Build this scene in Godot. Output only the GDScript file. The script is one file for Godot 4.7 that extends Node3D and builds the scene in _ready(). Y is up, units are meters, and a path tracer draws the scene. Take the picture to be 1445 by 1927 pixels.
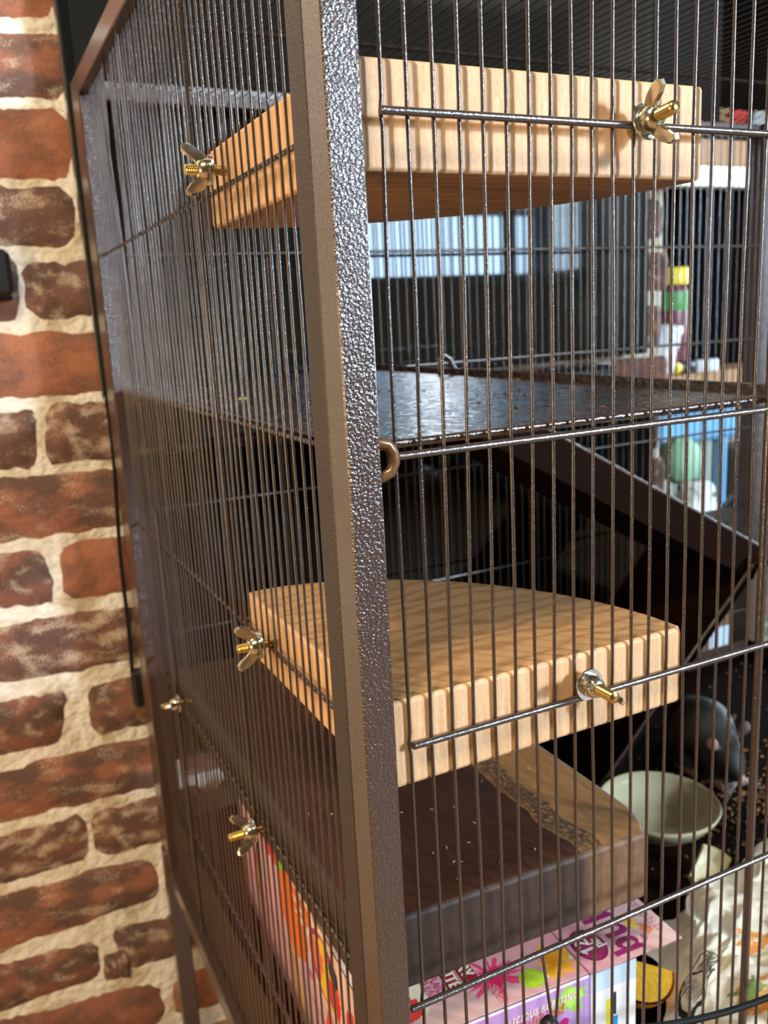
extends Node3D

var M := {}
var used := {}
var rng := RandomNumberGenerator.new()
var nz := FastNoiseLite.new()
const P := 0.0127
const X0 := 0.02737
const WR := 0.00095

func _ready() -> void:
	rng.seed = 77
	nz.seed = 5
	nz.frequency = 1.0
	nz.fractal_octaves = 3
	camera_and_light()
	materials()
	room()
	brick_wall()
	beam()
	floor_lamp()
	cage()
	shelves_of_metal()
	wooden_boards()
	wing_nuts()
	television()
	drink_box()
	cage_things()
	rat()
	next_room()

# ------------------------------------------------------------------ camera, sky, lights
func camera_and_light() -> void:
	var cam := Camera3D.new()
	cam.name = "camera"
	cam.transform = Transform3D(Basis(Vector3(0.895511, -0.051832, 0.442011), Vector3(0.141064, 0.97504, -0.171458), Vector3(-0.422092, 0.215894, 0.88047)), Vector3(-0.147205, 0.015248, 0.340733))
	var att := CameraAttributesPhysical.new()
	att.frustum_focal_length = 20.274
	att.frustum_near = 0.01
	att.frustum_far = 50.0
	att.frustum_focus_distance = 0.42
	att.exposure_aperture = 8.5
	cam.attributes = att
	cam.fov = 61.25
	cam.near = 0.01
	cam.far = 50.0
	add_child(cam)
	cam.current = true
	var we := WorldEnvironment.new()
	we.name = "world_environment"
	var e := Environment.new()
	e.background_mode = Environment.BG_SKY
	var sky := Sky.new()
	var sm := ProceduralSkyMaterial.new()
	sm.sky_top_color = Color(0.75, 0.85, 0.95)
	sm.sky_horizon_color = Color(0.88, 0.93, 0.97)
	sm.ground_horizon_color = Color(0.5, 0.5, 0.47)
	sm.ground_bottom_color = Color(0.35, 0.35, 0.32)
	sky.sky_material = sm
	e.sky = sky
	e.tonemap_mode = Environment.TONE_MAPPER_LINEAR
	e.tonemap_exposure = 1.08
	e.sdfgi_enabled = true
	e.ssao_enabled = true
	e.ssil_enabled = true
	we.environment = e
	add_child(we)
	# daylight through the windows behind the camera
	daylight("daylight_front_window", Vector3(2.165, 0.645, 2.5), Vector2(1.41, 0.88), Vector3(0, 0, -1), 9.5, Color(0.74, 0.88, 1.0))
	daylight("daylight_sunny_pane", Vector3(2.2, 0.86, 2.49), Vector2(0.28, 0.36), Vector3(-0.12, -0.05, -1), 130.0, Color(0.92, 0.96, 1.0))
	daylight("daylight_corner_window", Vector3(2.93, 0.645, 2.29), Vector2(0.34, 0.88), Vector3(-1, 0, 0), 10.0, Color(0.80, 0.92, 1.0))
	daylight("daylight_side_room_window", Vector3(2.92, 0.25, -1.15), Vector2(0.6, 0.9), Vector3(-1, 0, 0), 7.0, Color(0.82, 0.92, 1.0))

func daylight(called: String, at: Vector3, size: Vector2, towards: Vector3, energy: float, c: Color) -> void:
	var l := AreaLight3D.new()
	l.name = called
	l.area_size = size
	l.area_normalize_energy = false
	l.light_energy = energy
	l.light_color = c
	l.shadow_enabled = true
	l.area_range = 12.0
	add_child(l)
	l.look_at_from_position(at, at + towards, Vector3.UP)

# ------------------------------------------------------------------ naming
func numbered(called: String) -> String:
	if not used.has(called):
		used[called] = 0
		return called
	used[called] += 1
	return "%s_%03d" % [called, used[called]]

func mi(called: String, mesh: Mesh, mat: Material, parent: Node = null) -> MeshInstance3D:
	var o := MeshInstance3D.new()
	o.mesh = mesh
	if mat:
		o.material_override = mat
	if parent == null:
		o.name = numbered(called)
		add_child(o)
	else:
		o.name = called
		parent.add_child(o, true)
	return o

func tag(o: Node, label: String, category: String, group := "") -> void:
	o.set_meta("label", label)
	o.set_meta("category", category)
	if group:
		o.set_meta("group", group)

func thing(called: String, label: String, category: String, at := Vector3.ZERO, group := "") -> Node3D:
	var o := Node3D.new()
	o.name = numbered(called)
	add_child(o)
	o.position = at
	tag(o, label, category, group)
	return o

func struct(called: String, mesh: Mesh, mat: Material, parent: Node = null) -> MeshInstance3D:
	var o := mi(called, mesh, mat, parent)
	if parent == null:
		o.set_meta("kind", "structure")
	return o

# ------------------------------------------------------------------ mesh helpers
func begin() -> SurfaceTool:
	var st := SurfaceTool.new()
	st.begin(Mesh.PRIMITIVE_TRIANGLES)
	return st

func tri(st: SurfaceTool, a: Vector3, b: Vector3, c: Vector3) -> void:   # counter-clockwise from outside
	var n := (b - a).cross(c - a).normalized()
	for p in [a, c, b]:
		st.set_normal(n)
		st.set_uv(Vector2(p.x, -p.y))
		st.add_vertex(p)

func quad(st: SurfaceTool, a: Vector3, b: Vector3, c: Vector3, d: Vector3) -> void:
	tri(st, a, b, c)
	tri(st, a, c, d)

func box_into(st: SurfaceTool, lo: Vector3, hi: Vector3, bev := 0.0) -> void:
	var c := (lo + hi) / 2.0
	var h := (hi - lo) / 2.0
	var b := minf(bev, minf(h.x, minf(h.y, h.z)) * 0.9)
	var hs := [h.x, h.y, h.z]
	for ax in 3:
		var u := (ax + 1) % 3
		var v := (ax + 2) % 3
		for s in [-1, 1]:
			var q: Array[Vector3] = []
			for k in [[-1, -1], [1, -1], [1, 1], [-1, 1]]:
				var p := Vector3.ZERO
				p[ax] = s * hs[ax]
				p[u] = k[0] * (hs[u] - b)
				p[v] = k[1] * (hs[v] - b)
				q.append(c + p)
			if s < 0:
				q.reverse()
			quad(st, q[0], q[1], q[2], q[3])
	if b <= 0.0:
		return
	for ax in 3:                                            # edges along ax
		var u := (ax + 1) % 3
		var v := (ax + 2) % 3
		for su in [-1, 1]:
			for sv in [-1, 1]:
				var p: Array[Vector3] = []
				for k in [[-1, 0], [1, 0], [1, 1], [-1, 1]]:
					var w := Vector3.ZERO
					w[ax] = k[0] * (hs[ax] - b)
					w[u] = su * (hs[u] - (b if k[1] == 1 else 0.0))
					w[v] = sv * (hs[v] - (0.0 if k[1] == 1 else b))
					p.append(c + w)
				if su * sv < 0:
					p.reverse()
				quad(st, p[0], p[1], p[2], p[3])
	for sx in [-1, 1]:
		for sy in [-1, 1]:
			for sz in [-1, 1]:
				var a := c + Vector3(sx * h.x, sy * (h.y - b), sz * (h.z - b))
				var d := c + Vector3(sx * (h.x - b), sy * h.y, sz * (h.z - b))
				var e := c + Vector3(sx * (h.x - b), sy * (h.y - b), sz * h.z)
				if sx * sy * sz > 0:
					tri(st, a, d, e)
				else:
					tri(st, a, e, d)

func box(lo: Vector3, hi: Vector3, bev := 0.0) -> ArrayMesh:
	var st := begin()
	box_into(st, lo, hi, bev)
	return st.commit()

func tube_into(st: SurfaceTool, pts: Array, r: float, sides := 8, radii: Array = []) -> void:
	var n := pts.size()
	var rings: Array = []
	var norms: Array = []
	var t0: Vector3 = (pts[1] - pts[0]).normalized()
	var side := t0.cross(Vector3.UP if absf(t0.y) < 0.9 else Vector3.RIGHT).normalized()
	for i in n:
		var t: Vector3 = (pts[mini(i + 1, n - 1)] - pts[maxi(i - 1, 0)]).normalized()
		side = (side - t * side.dot(t)).normalized()
		var up := t.cross(side)
		var ring: Array[Vector3] = []
		var nn: Array[Vector3] = []
		var rr: float = radii[i] if radii.size() else r
		for k in sides:
			var a := TAU * k / sides
			var d := side * cos(a) + up * sin(a)
			nn.append(d)
			ring.append(pts[i] + d * rr)
		rings.append(ring)
		norms.append(nn)
	for i in n - 1:
		for k in sides:
			var k2 := (k + 1) % sides
			var idx := [[i, k], [i + 1, k2], [i, k2], [i, k], [i + 1, k], [i + 1, k2]]
			for q in idx:
				st.set_normal(norms[q[0]][q[1]])
				st.set_uv(Vector2(float(q[1]) / sides, q[0]))
				st.add_vertex(rings[q[0]][q[1]])
	for k in range(1, sides - 1):
		tri(st, rings[0][0], rings[0][k + 1], rings[0][k])
		tri(st, rings[n - 1][0], rings[n - 1][k], rings[n - 1][k + 1])

func tube(pts: Array, r: float, sides := 8, radii: Array = []) -> ArrayMesh:
	var st := begin()
	tube_into(st, pts, r, sides, radii)
	return st.commit()

func lathe_into(st: SurfaceTool, prof: Array, seg: int, xf := Transform3D(), flat := false) -> void:   # prof: Vector2(radius, height), from bottom outside to top
	var n := prof.size()
	for i in n - 1:
		var a: Vector2 = prof[i]
		var b: Vector2 = prof[i + 1]
		var na := Vector2(b.y - a.y, a.x - b.x).normalized()
		var n0 := na
		var n1 := na
		if not flat:
			if i > 0:
				var z: Vector2 = prof[i - 1]
				var nb := Vector2(a.y - z.y, z.x - a.x).normalized()
				if nb.dot(na) > 0.5:
					n0 = (na + nb).normalized()
			if i < n - 2:
				var z2: Vector2 = prof[i + 2]
				var nc := Vector2(z2.y - b.y, b.x - z2.x).normalized()
				if nc.dot(na) > 0.5:
					n1 = (na + nc).normalized()
		for k in seg:
			var t0 := TAU * k / seg
			var t1 := TAU * (k + 1) / seg
			var c0 := Vector3(cos(t0), 0, sin(t0))
			var c1 := Vector3(cos(t1), 0, sin(t1))
			var v := [[a, c0, n0], [b, c0, n1], [b, c1, n1], [a, c1, n0]]
			for q in [0, 2, 1, 0, 3, 2]:
				var w: Array = v[q]
				var nn: Vector3 = w[1] * w[2].x + Vector3(0, w[2].y, 0)
				var pp: Vector3 = w[1] * w[0].x + Vector3(0, w[0].y, 0)
				st.set_normal((xf.basis * nn).normalized())
				st.set_uv(Vector2(float(k) / seg, w[0].y))
				st.add_vertex(xf * pp)

func lathe(prof: Array, seg := 32, xf := Transform3D(), flat := false) -> ArrayMesh:
	var st := begin()
	lathe_into(st, prof, seg, xf, flat)
	return st.commit()

# a slab: polygon in (x, z), counter-clockwise from above, with rounded edges; surface 0 = top and bottom (uv = x, z), surface 1 = sides (uv = length, y)
func slab(poly: PackedVector2Array, y0: float, y1: float, b: float) -> ArrayMesh:
	var n := poly.size()
	var nrm: Array[Vector2] = []
	for i in n:
		var e0 := (poly[i] - poly[(i + n - 1) % n]).normalized()
		var e1 := (poly[(i + 1) % n] - poly[i]).normalized()
		var m := (e0 + e1).normalized()
		nrm.append(Vector2(m.y, -m.x))
	# outward test
	var area := 0.0
	for i in n:
		area += poly[i].cross(poly[(i + 1) % n])
	if area < 0.0:
		for i in n:
			nrm[i] = -nrm[i]
	var inner := PackedVector2Array()
	for i in n:
		inner.append(poly[i] - nrm[i] * b)
	var st := begin()
	var idx := Geometry2D.triangulate_polygon(inner)
	for side in [1, -1]:
		var y := y1 if side > 0 else y0
		for t in range(0, idx.size(), 3):
			var p: Array[Vector3] = []
			for k in 3:
				var q := inner[idx[t + k]]
				p.append(Vector3(q.x, y, q.y))
			if ((p[1] - p[0]).cross(p[2] - p[0]).y > 0.0) == (side > 0):
				p = [p[0], p[2], p[1]]
			for q in p:
				st.set_normal(Vector3(0, side, 0))
				st.set_uv(Vector2(q.x, q.z))
				st.add_vertex(q)
	var mesh: ArrayMesh = st.commit()
	st = begin()
	var rings := [[y1, b, 1.0], [y1 - b * 0.3, b * 0.3, 0.6], [y1 - b, 0.0, 0.0], [y0 + b, 0.0, 0.0], [y0 + b * 0.3, b * 0.3, -0.6], [y0, b, -1.0]]
	var len := 0.0
	for i in n:
		var j := (i + 1) % n
		var l := poly[i].distance_to(poly[j])
		var fn := Vector2(poly[j].y - poly[i].y, poly[i].x - poly[j].x).normalized()
		if area < 0.0:
			fn = -fn
		var soft_i := fn.dot(nrm[i]) > 0.9
		var soft_j := fn.dot(nrm[j]) > 0.9
		for r in 5:
			var v: Array = []
			for q in [[r, i], [r + 1, i], [r + 1, j], [r, j]]:
				var pp := poly[q[1]] - nrm[q[1]] * float(rings[q[0]][1])
				var hn := nrm[q[1]] if (soft_i if q[1] == i else soft_j) else fn
				var ny: float = rings[q[0]][2]
				v.append([Vector3(pp.x, rings[q[0]][0], pp.y), (Vector3(hn.x, 0, hn.y) * (1.0 - absf(ny) * 0.7) + Vector3(0, ny, 0)).normalized(), Vector2(len + (l if q[1] == j else 0.0), rings[q[0]][0])])
			var order := [0, 1, 2, 0, 2, 3]
			var g: Vector3 = (v[1][0] - v[0][0]).cross(v[2][0] - v[0][0])
			if g.dot(Vector3(fn.x, 0.01, fn.y)) > 0.0:
				order = [0, 2, 1, 0, 3, 2]
			for q in order:
				st.set_normal(v[q][1])
				st.set_uv(v[q][2])
				st.add_vertex(v[q][0])
		len += l
	return st.commit(mesh)

# grid surface from a function (u, v) -> Vector3, smooth normals, uv 0..1
func grid(nx: int, ny: int, f: Callable) -> ArrayMesh:
	var pts: Array[Vector3] = []
	for j in ny + 1:
		for i in nx + 1:
			pts.append(f.call(float(i) / nx, float(j) / ny))
	return grid_mesh(pts, nx, ny)

func grid_mesh(pts: Array[Vector3], nx: int, ny: int) -> ArrayMesh:
	var w := nx + 1
	var nn: Array[Vector3] = []
	for j in ny + 1:
		for i in w:
			var dx := pts[j * w + mini(i + 1, nx)] - pts[j * w + maxi(i - 1, 0)]
			var dy := pts[mini(j + 1, ny) * w + i] - pts[maxi(j - 1, 0) * w + i]
			nn.append(dy.cross(dx).normalized())
	var st := begin()
	for j in ny + 1:
		for i in w:
			st.set_normal(nn[j * w + i])
			st.set_uv(Vector2(float(i) / nx, float(j) / ny))
			st.add_vertex(pts[j * w + i])
	for j in ny:
		for i in nx:
			var a := j * w + i
			for q in [a, a + 1, a + w + 1, a, a + w + 1, a + w]:
				st.add_index(q)
	return st.commit()

# ------------------------------------------------------------------ textures and materials
func picture(w: int, h: int, f: Callable) -> ImageTexture:
	var im := Image.create(w, h, false, Image.FORMAT_RGB8)
	for y in h:
		for x in w:
			im.set_pixel(x, y, f.call(float(x) / w, float(y) / h))
	return ImageTexture.create_from_image(im)

func mat(called: String, c: Color, rough := 0.6, metal := 0.0, spec := 0.5) -> StandardMaterial3D:
	var m := StandardMaterial3D.new()
	m.resource_name = called
	m.albedo_color = c
	m.roughness = rough
	m.metallic = metal
	m.metallic_specular = spec
	M[called] = m
	return m

func noise_tex(freq: float, size: int, normal: bool, bump := 8.0, kind := FastNoiseLite.TYPE_SIMPLEX_SMOOTH, oct := 2, ramp: Gradient = null, sd := 3) -> NoiseTexture2D:
	var n := FastNoiseLite.new()
	n.noise_type = kind
	n.frequency = freq
	n.seed = sd
	n.fractal_octaves = oct
	if oct <= 1:
		n.fractal_type = FastNoiseLite.FRACTAL_NONE
	var t := NoiseTexture2D.new()
	t.width = size
	t.height = size
	t.seamless = true
	t.as_normal_map = normal
	t.bump_strength = bump
	if ramp:
		t.color_ramp = ramp
	t.noise = n
	return t

func ramp(stops: Array) -> Gradient:
	var g := Gradient.new()
	var o := PackedFloat32Array()
	var c := PackedColorArray()
	for s in stops:
		o.append(s[0])
		c.append(s[1])
	g.offsets = o
	g.colors = c
	return g

func triplanar(m: StandardMaterial3D, s: float, world := true) -> void:
	m.uv1_triplanar = true
	m.uv1_world_triplanar = world
	m.uv1_scale = Vector3(s, s, s)

func rgb(r: int, g: int, b: int) -> Color:
	return Color(r / 255.0, g / 255.0, b / 255.0)

func materials() -> void:
	var hammer := noise_tex(0.032, 1024, true, 14.0, FastNoiseLite.TYPE_SIMPLEX_SMOOTH, 2)
	var m := mat("hammertone", rgb(58, 40, 34), 0.27, 0.0, 0.71)
	m.normal_enabled = true
	m.normal_texture = hammer
	m.normal_scale = 0.42
	triplanar(m, 15.0)
	m = mat("hammertone_wire", rgb(50, 37, 33), 0.22, 0.0, 0.71)
	m.normal_enabled = true
	m.normal_texture = hammer
	m.normal_scale = 0.35
	triplanar(m, 30.0)
	for k in ["hammertone", "hammertone_wire"]:
		M[k].clearcoat_enabled = true
		M[k].clearcoat = 0.5
		M[k].clearcoat_roughness = 0.22
	m = mat("sheet_brown", rgb(60, 44, 37), 0.31, 0.1, 0.71)
	m.normal_enabled = true
	m.normal_texture = noise_tex(0.02, 512, true, 4.0, FastNoiseLite.TYPE_SIMPLEX_SMOOTH, 5, null, 8)
	m.normal_scale = 0.6
	m.albedo_texture = noise_tex(0.014, 512, false, 1.0, FastNoiseLite.TYPE_SIMPLEX_SMOOTH, 5, ramp([[0.2, Color(0.55, 0.52, 0.5)], [0.6, Color(1, 1, 1)]]), 19)
	m.roughness_texture = noise_tex(0.012, 512, false, 1.0, FastNoiseLite.TYPE_SIMPLEX_SMOOTH, 5, ramp([[0.25, Color(0.5, 0.5, 0.5)], [0.75, Color(1, 1, 1)]]), 12)
	triplanar(m, 9.0)
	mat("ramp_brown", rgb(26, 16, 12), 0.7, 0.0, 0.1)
	mat("roof_wire", rgb(36, 27, 23), 0.6, 0.0, 0.3)
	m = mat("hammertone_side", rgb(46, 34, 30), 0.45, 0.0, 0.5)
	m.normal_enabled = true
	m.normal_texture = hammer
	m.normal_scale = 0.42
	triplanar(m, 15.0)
	mat("latch_brown", rgb(112, 82, 52), 0.35, 0.4)
	mat("black_cable", rgb(15, 14, 13), 0.6, 0.0, 0.3)
	mat("black_plastic", rgb(22, 23, 24), 0.4)
	mat("tv_screen", rgb(27, 27, 24), 0.03, 0.0, 0.52)
	mat("tv_bezel", rgb(10, 11, 12), 0.15, 0.0, 0.6)
	mat("black_gloss", rgb(7, 8, 9), 0.08, 0.0, 0.3)
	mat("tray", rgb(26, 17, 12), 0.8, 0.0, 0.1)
	mat("pan_brown", rgb(86, 64, 54), 0.4, 0.1)
	mat("zinc_yellow", rgb(220, 212, 190), 0.2, 1.0)
	mat("bolt_gold", rgb(206, 178, 112), 0.26, 1.0)
	mat("zinc_blue", rgb(205, 214, 220), 0.18, 1.0)
	# woods
	for k in 2:
		var tone: Array = [[rgb(192, 142, 92), rgb(160, 110, 66)], [rgb(192, 146, 96), rgb(154, 106, 62)]][k]
		var top := picture(512, 512, func(u, v):
			var r: float = v * 34.0 + nz.get_noise_2d(u * 3.0, v * 7.0 + k * 9.0) * 1.6
			var ring: float = pow(0.5 + 0.5 * sin(r * TAU * 0.5), 3.0)
			var fine: float = nz.get_noise_2d(u * 14.0, v * 190.0) * 0.5 + nz.get_noise_2d((u + v) * 160.0, (u - v) * 12.0) * 0.35
			var green: float = clampf(nz.get_noise_2d(u * 3.0 + 30.0, v * 3.0) * 1.2, 0.0, 1.0)
			var c: Color = tone[0].lerp(tone[1], clampf(ring * 0.75 + fine * 0.5, 0.0, 1.0))
			return c.lerp(rgb(150, 124, 74), green * 0.5))
		var end := picture(512, 256, func(u, v):
			var s: float = nz.get_noise_2d(u * 70.0, v * 2.2 + 40.0) * 0.55 + nz.get_noise_2d(u * 260.0, v * 24.0) * 0.45
			var c: Color = rgb(226, 188, 146).lerp(rgb(194, 146, 102), clampf(0.42 + s * 0.8, 0.0, 1.0))
			var crack: float = absf(u - 0.13 - nz.get_noise_2d(v * 9.0, 3.0) * 0.006)
			return c.darkened(0.5) if crack < 0.0014 and k == 1 else c)
		m = mat("oak_top_%d" % k, Color.WHITE, 0.6)
		m.albedo_texture = top
		m.uv1_scale = Vector3(4.0, 4.0, 1.0)
		m = mat("oak_side_%d" % k, Color.WHITE, 0.62)
		m.albedo_texture = end
		m.uv1_scale = Vector3(4.0, 9.0, 1.0)
	var wtop := picture(512, 512, func(u, v):                     # walnut: u, v span 0.5 m from x = 0, z = -0.5
		var x: float = u * 0.5
		var s: float = nz.get_noise_2d(u * 60.0, v * 5.0) * 0.5 + nz.get_noise_2d(u * 200.0, v * 30.0) * 0.35
		var edge: float = 0.162 + 0.006 * nz.get_noise_2d(v * 8.0, 2.0)
		var c := rgb(82, 48, 28).lerp(rgb(56, 31, 18), clampf(0.5 + s, 0.0, 1.0))
		if x > edge:
			c = rgb(186, 138, 86).lerp(rgb(146, 100, 58), clampf(0.4 + s, 0.0, 1.0))
			if x < edge + 0.018:
				c = c.lerp(rgb(66, 54, 38), clampf(0.55 + 1.3 * nz.get_noise_2d(u * 150.0, v * 90.0), 0.0, 0.85))
			if x < edge + 0.002:
				c = rgb(150, 104, 56)
		return c)
	m = mat("walnut_top", Color.WHITE, 0.5)
	m.albedo_texture = wtop
	m.uv1_scale = Vector3(2.0, 2.0, 1.0)
	var wside := picture(1024, 96, func(u, v):                    # u runs round the board, 1.334 m a turn
		var l: float = u * 1.3333
		var g: float = nz.get_noise_2d(u * 240.0, v * 5.0) * 0.5 + nz.get_noise_2d(u * 80.0, v * 12.0 + 9.0) * 0.4
		var c := rgb(74, 55, 46).lerp(rgb(50, 37, 30), clampf(0.5 + g, 0.0, 1.0))
		var pale: float = smoothstep(0.62, 0.66, l) * (1.0 - smoothstep(1.155, 1.17, l))
		return c.lerp(rgb(138, 104, 76).lerp(rgb(108, 78, 56), clampf(0.5 + g, 0.0, 1.0)), pale))
	m = mat("walnut_side", Color.WHITE, 0.6)
	m.albedo_texture = wside
	m.uv1_scale = Vector3(0.75, 10.0, 1.0)
	# bricks
	var tones := [[rgb(146, 92, 68), rgb(104, 72, 60), 0.0], [rgb(162, 102, 74), rgb(124, 82, 64), 0.0], [rgb(112, 78, 66), rgb(84, 62, 55), 0.5], [rgb(134, 86, 68), rgb(92, 68, 58), 0.25], [rgb(122, 80, 64), rgb(94, 66, 56), 0.8], [rgb(154, 98, 74), rgb(96, 70, 60), 0.1]]
	for k in tones.size():
		var tn: Array = tones[k]
		var tx := picture(320, 128, func(u, v):
			var a: float = nz.get_noise_2d(u * 2.6 + k * 11.0, v * 1.4)
			var b: float = nz.get_noise_2d(u * 26.0 + k * 7.0, v * 12.0)
			var d: float = nz.get_noise_2d(u * 90.0, v * 40.0 + k)
			var c: Color = tn[0].lerp(tn[1], clampf(0.5 + a * 1.5 + b * 0.3 + d * 0.15, 0.0, 1.0))
			c = c.lightened(clampf(d * 0.16, 0.0, 1.0)) if d > 0.0 else c.darkened(-d * 0.3)
			var w: float = nz.get_noise_2d(u * 4.0 + k * 5.0, v * 2.5 + 8.0) + 0.6 * nz.get_noise_2d(u * 80.0, v * 34.0 + 3.0) + 0.5 * d
			var amt := clampf((w - 0.42 + tn[2] * 0.45) * 4.0, 0.0, 1.0) * (0.75 if tn[2] > 0.05 else 0.15)
			return c.lerp(rgb(200, 186, 164), amt))
		m = mat("brick_%d" % k, Color.WHITE, 0.85)
		m.albedo_texture = tx
		m.normal_enabled = true
		if k == 0:
			M["brick_bump"] = noise_tex(0.03, 256, true, 6.0, FastNoiseLite.TYPE_SIMPLEX_SMOOTH, 4, null, 21)
		m.normal_texture = M["brick_bump"]
		m.normal_scale = 0.3
	m = mat("mortar", Color.WHITE, 0.92)
	m.albedo_texture = noise_tex(0.008, 512, false, 1.0, FastNoiseLite.TYPE_SIMPLEX_SMOOTH, 5, ramp([[0.0, rgb(180, 162, 132)], [0.35, rgb(212, 203, 182)], [0.6, rgb(226, 220, 206)], [1.0, rgb(236, 233, 226)]]), 31)
	m.normal_enabled = true
	m.normal_texture = noise_tex(0.03, 512, true, 8.0, FastNoiseLite.TYPE_SIMPLEX_SMOOTH, 4, null, 33)
	m.normal_scale = 0.8
	triplanar(m, 4.0)
	mat("wall_paint", rgb(88, 80, 64), 0.8)
	mat("ceiling_paint", rgb(72, 65, 52), 0.85)
	m = mat("floor_wood", Color.WHITE, 0.5)
	m.albedo_texture = noise_tex(0.01, 256, false, 1.0, FastNoiseLite.TYPE_SIMPLEX_SMOOTH, 4, ramp([[0.0, rgb(128, 98, 66)], [1.0, rgb(176, 142, 102)]]), 41)
	triplanar(m, 1.5)
	mat("window_frame", rgb(30, 32, 36), 0.5)
	m = mat("glass", Color(1, 1, 1, 0.06), 0.02)
	m.transparency = BaseMaterial3D.TRANSPARENCY_ALPHA

# ------------------------------------------------------------------ the room
func room() -> void:
	struct("floor", box(Vector3(-1.9, -1.05, -2.1), Vector3(3.8, -0.93, 2.9)), M.floor_wood)
	struct("ceiling", box(Vector3(-1.9, 1.5, -2.1), Vector3(3.8, 1.62, 2.9)), M.ceiling_paint)
	struct("wall_left", box(Vector3(-1.9, -0.93, -0.72), Vector3(-1.78, 1.5, 2.54)), M.wall_paint)
	var st := begin()                                             # wall behind the camera, with an opening for the window
	box_into(st, Vector3(-1.9, -0.93, 2.54), Vector3(1.46, 1.5, 2.66))
	box_into(st, Vector3(2.87, -0.93, 2.54), Vector3(3.07, 1.5, 2.66))
	box_into(st, Vector3(1.46, -0.93, 2.54), Vector3(2.87, 0.2, 2.66))
	box_into(st, Vector3(1.46, 1.1, 2.54), Vector3(2.87, 1.5, 2.66))
	struct("wall_front", st.commit(), M.wall_paint)
	st = begin()
	box_into(st, Vector3(2.95, -0.93, -0.6), Vector3(3.07, 1.5, 2.12))
	box_into(st, Vector3(2.95, -0.93, 2.46), Vector3(3.07, 1.5, 2.54))
	box_into(st, Vector3(2.95, -0.93, 2.12), Vector3(3.07, 0.2, 2.46))
	box_into(st, Vector3(2.95, 1.1, 2.12), Vector3(3.07, 1.5, 2.46))
	struct("wall_right", st.commit(), M.wall_paint)
	window(1, Vector3(1.46, 0.2, 2.54), Vector3(1, 0, 0), 1.41)
	window(2, Vector3(2.95, 0.2, 2.12), Vector3(0, 0, 1), 0.34)
	# side room beyond the end of the brick wall
	struct("wall_side_room_back", box(Vector3(0.7, -0.93, -2.1), Vector3(3.8, 1.5, -1.98)), mat("side_room_paint", rgb(120, 112, 100), 0.8))
	struct("wall_side_room_left", box(Vector3(0.7, -0.93, -1.98), Vector3(0.8, 1.5, -0.84)), M.side_room_paint)
	st = begin()
	box_into(st, Vector3(2.95, -0.93, -1.98), Vector3(3.07, 1.5, -1.5))
	box_into(st, Vector3(2.95, -0.93, -0.8), Vector3(3.07, 1.5, -0.6))
	box_into(st, Vector3(2.95, -0.93, -1.5), Vector3(3.07, -0.25, -0.8))
	box_into(st, Vector3(2.95, 0.75, -1.5), Vector3(3.07, 1.5, -0.8))
	struct("wall_side_room_right", st.commit(), M.side_room_paint)
	# ceiling lamp over the left of the cage
	var lamp := thing("ceiling_lamp", "round warm white ceiling lamp above and left of the cage", "lamp", Vector3(-0.62, 1.5, 0.6))
	mi("base", lathe([Vector2(0.0, -0.05), Vector2(0.19, -0.05), Vector2(0.2, 0.0)], 32), M.ceiling_paint, lamp)
	var dm := mat("lamp_diffuser", rgb(255, 244, 225), 0.5)
	dm.emission_enabled = true
	dm.emission = rgb(255, 226, 180)
	dm.emission_energy_multiplier = 2.0
	mi("diffuser", lathe([Vector2(0.0, -0.1), Vector2(0.08, -0.095), Vector2(0.15, -0.075), Vector2(0.18, -0.05)], 32), dm, lamp)
	var al := AreaLight3D.new()
	al.name = "ceiling_lamp_glow"
	al.area_size = Vector2(0.36, 0.36)
	al.area_normalize_energy = true
	al.light_energy = 4.6
	al.light_color = Color(1.0, 0.93, 0.82)
	al.shadow_enabled = true
	al.area_range = 8.0
	add_child(al)
	al.look_at_from_position(Vector3(-0.62, 1.38, 0.6), Vector3(-0.4, 0.0, -0.3), Vector3.RIGHT)

func floor_lamp() -> void:
	var fl := thing("floor_lamp", "low warm floor lamp standing left of the cage", "lamp", Vector3(-1.3, -0.93, 0.35))
	mi("base", lathe([Vector2(0, 0), Vector2(0.13, 0), Vector2(0.13, 0.012), Vector2(0.02, 0.02), Vector2(0, 0.02)], 32), M.black_plastic, fl)
	mi("pole", tube([Vector3(0, 0.02, 0), Vector3(0, 0.74, 0)], 0.012, 12), M.black_plastic, fl)
	var bm := mat("lamp_bulb_glow", rgb(255, 236, 200), 0.5)
	bm.emission_enabled = true
	bm.emission = rgb(255, 214, 150)
	bm.emission_energy_multiplier = 4.0
	var s := SphereMesh.new()
	s.radius = 0.085
	s.height = 0.17
	mi("bulb", s, bm, fl).position = Vector3(0, 0.82, 0)
	var o := OmniLight3D.new()
	o.name = "floor_lamp_light"
	o.position = Vector3(-1.3, -0.11, 0.35)
	o.light_energy = 1.05
	o.light_color = Color(1.0, 0.84, 0.62)
	o.light_size = 0.08
	o.omni_range = 8.0
	o.omni_attenuation = 2.0
	o.shadow_enabled = true
	add_child(o)

func beam() -> void:
	struct("trim_1", box(Vector3(0.76, 0.262, -0.9), Vector3(0.93, 1.5, -0.672), 0.004), mat("beam_dark", rgb(14, 12, 9), 0.7, 0.0, 0.3))

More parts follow.
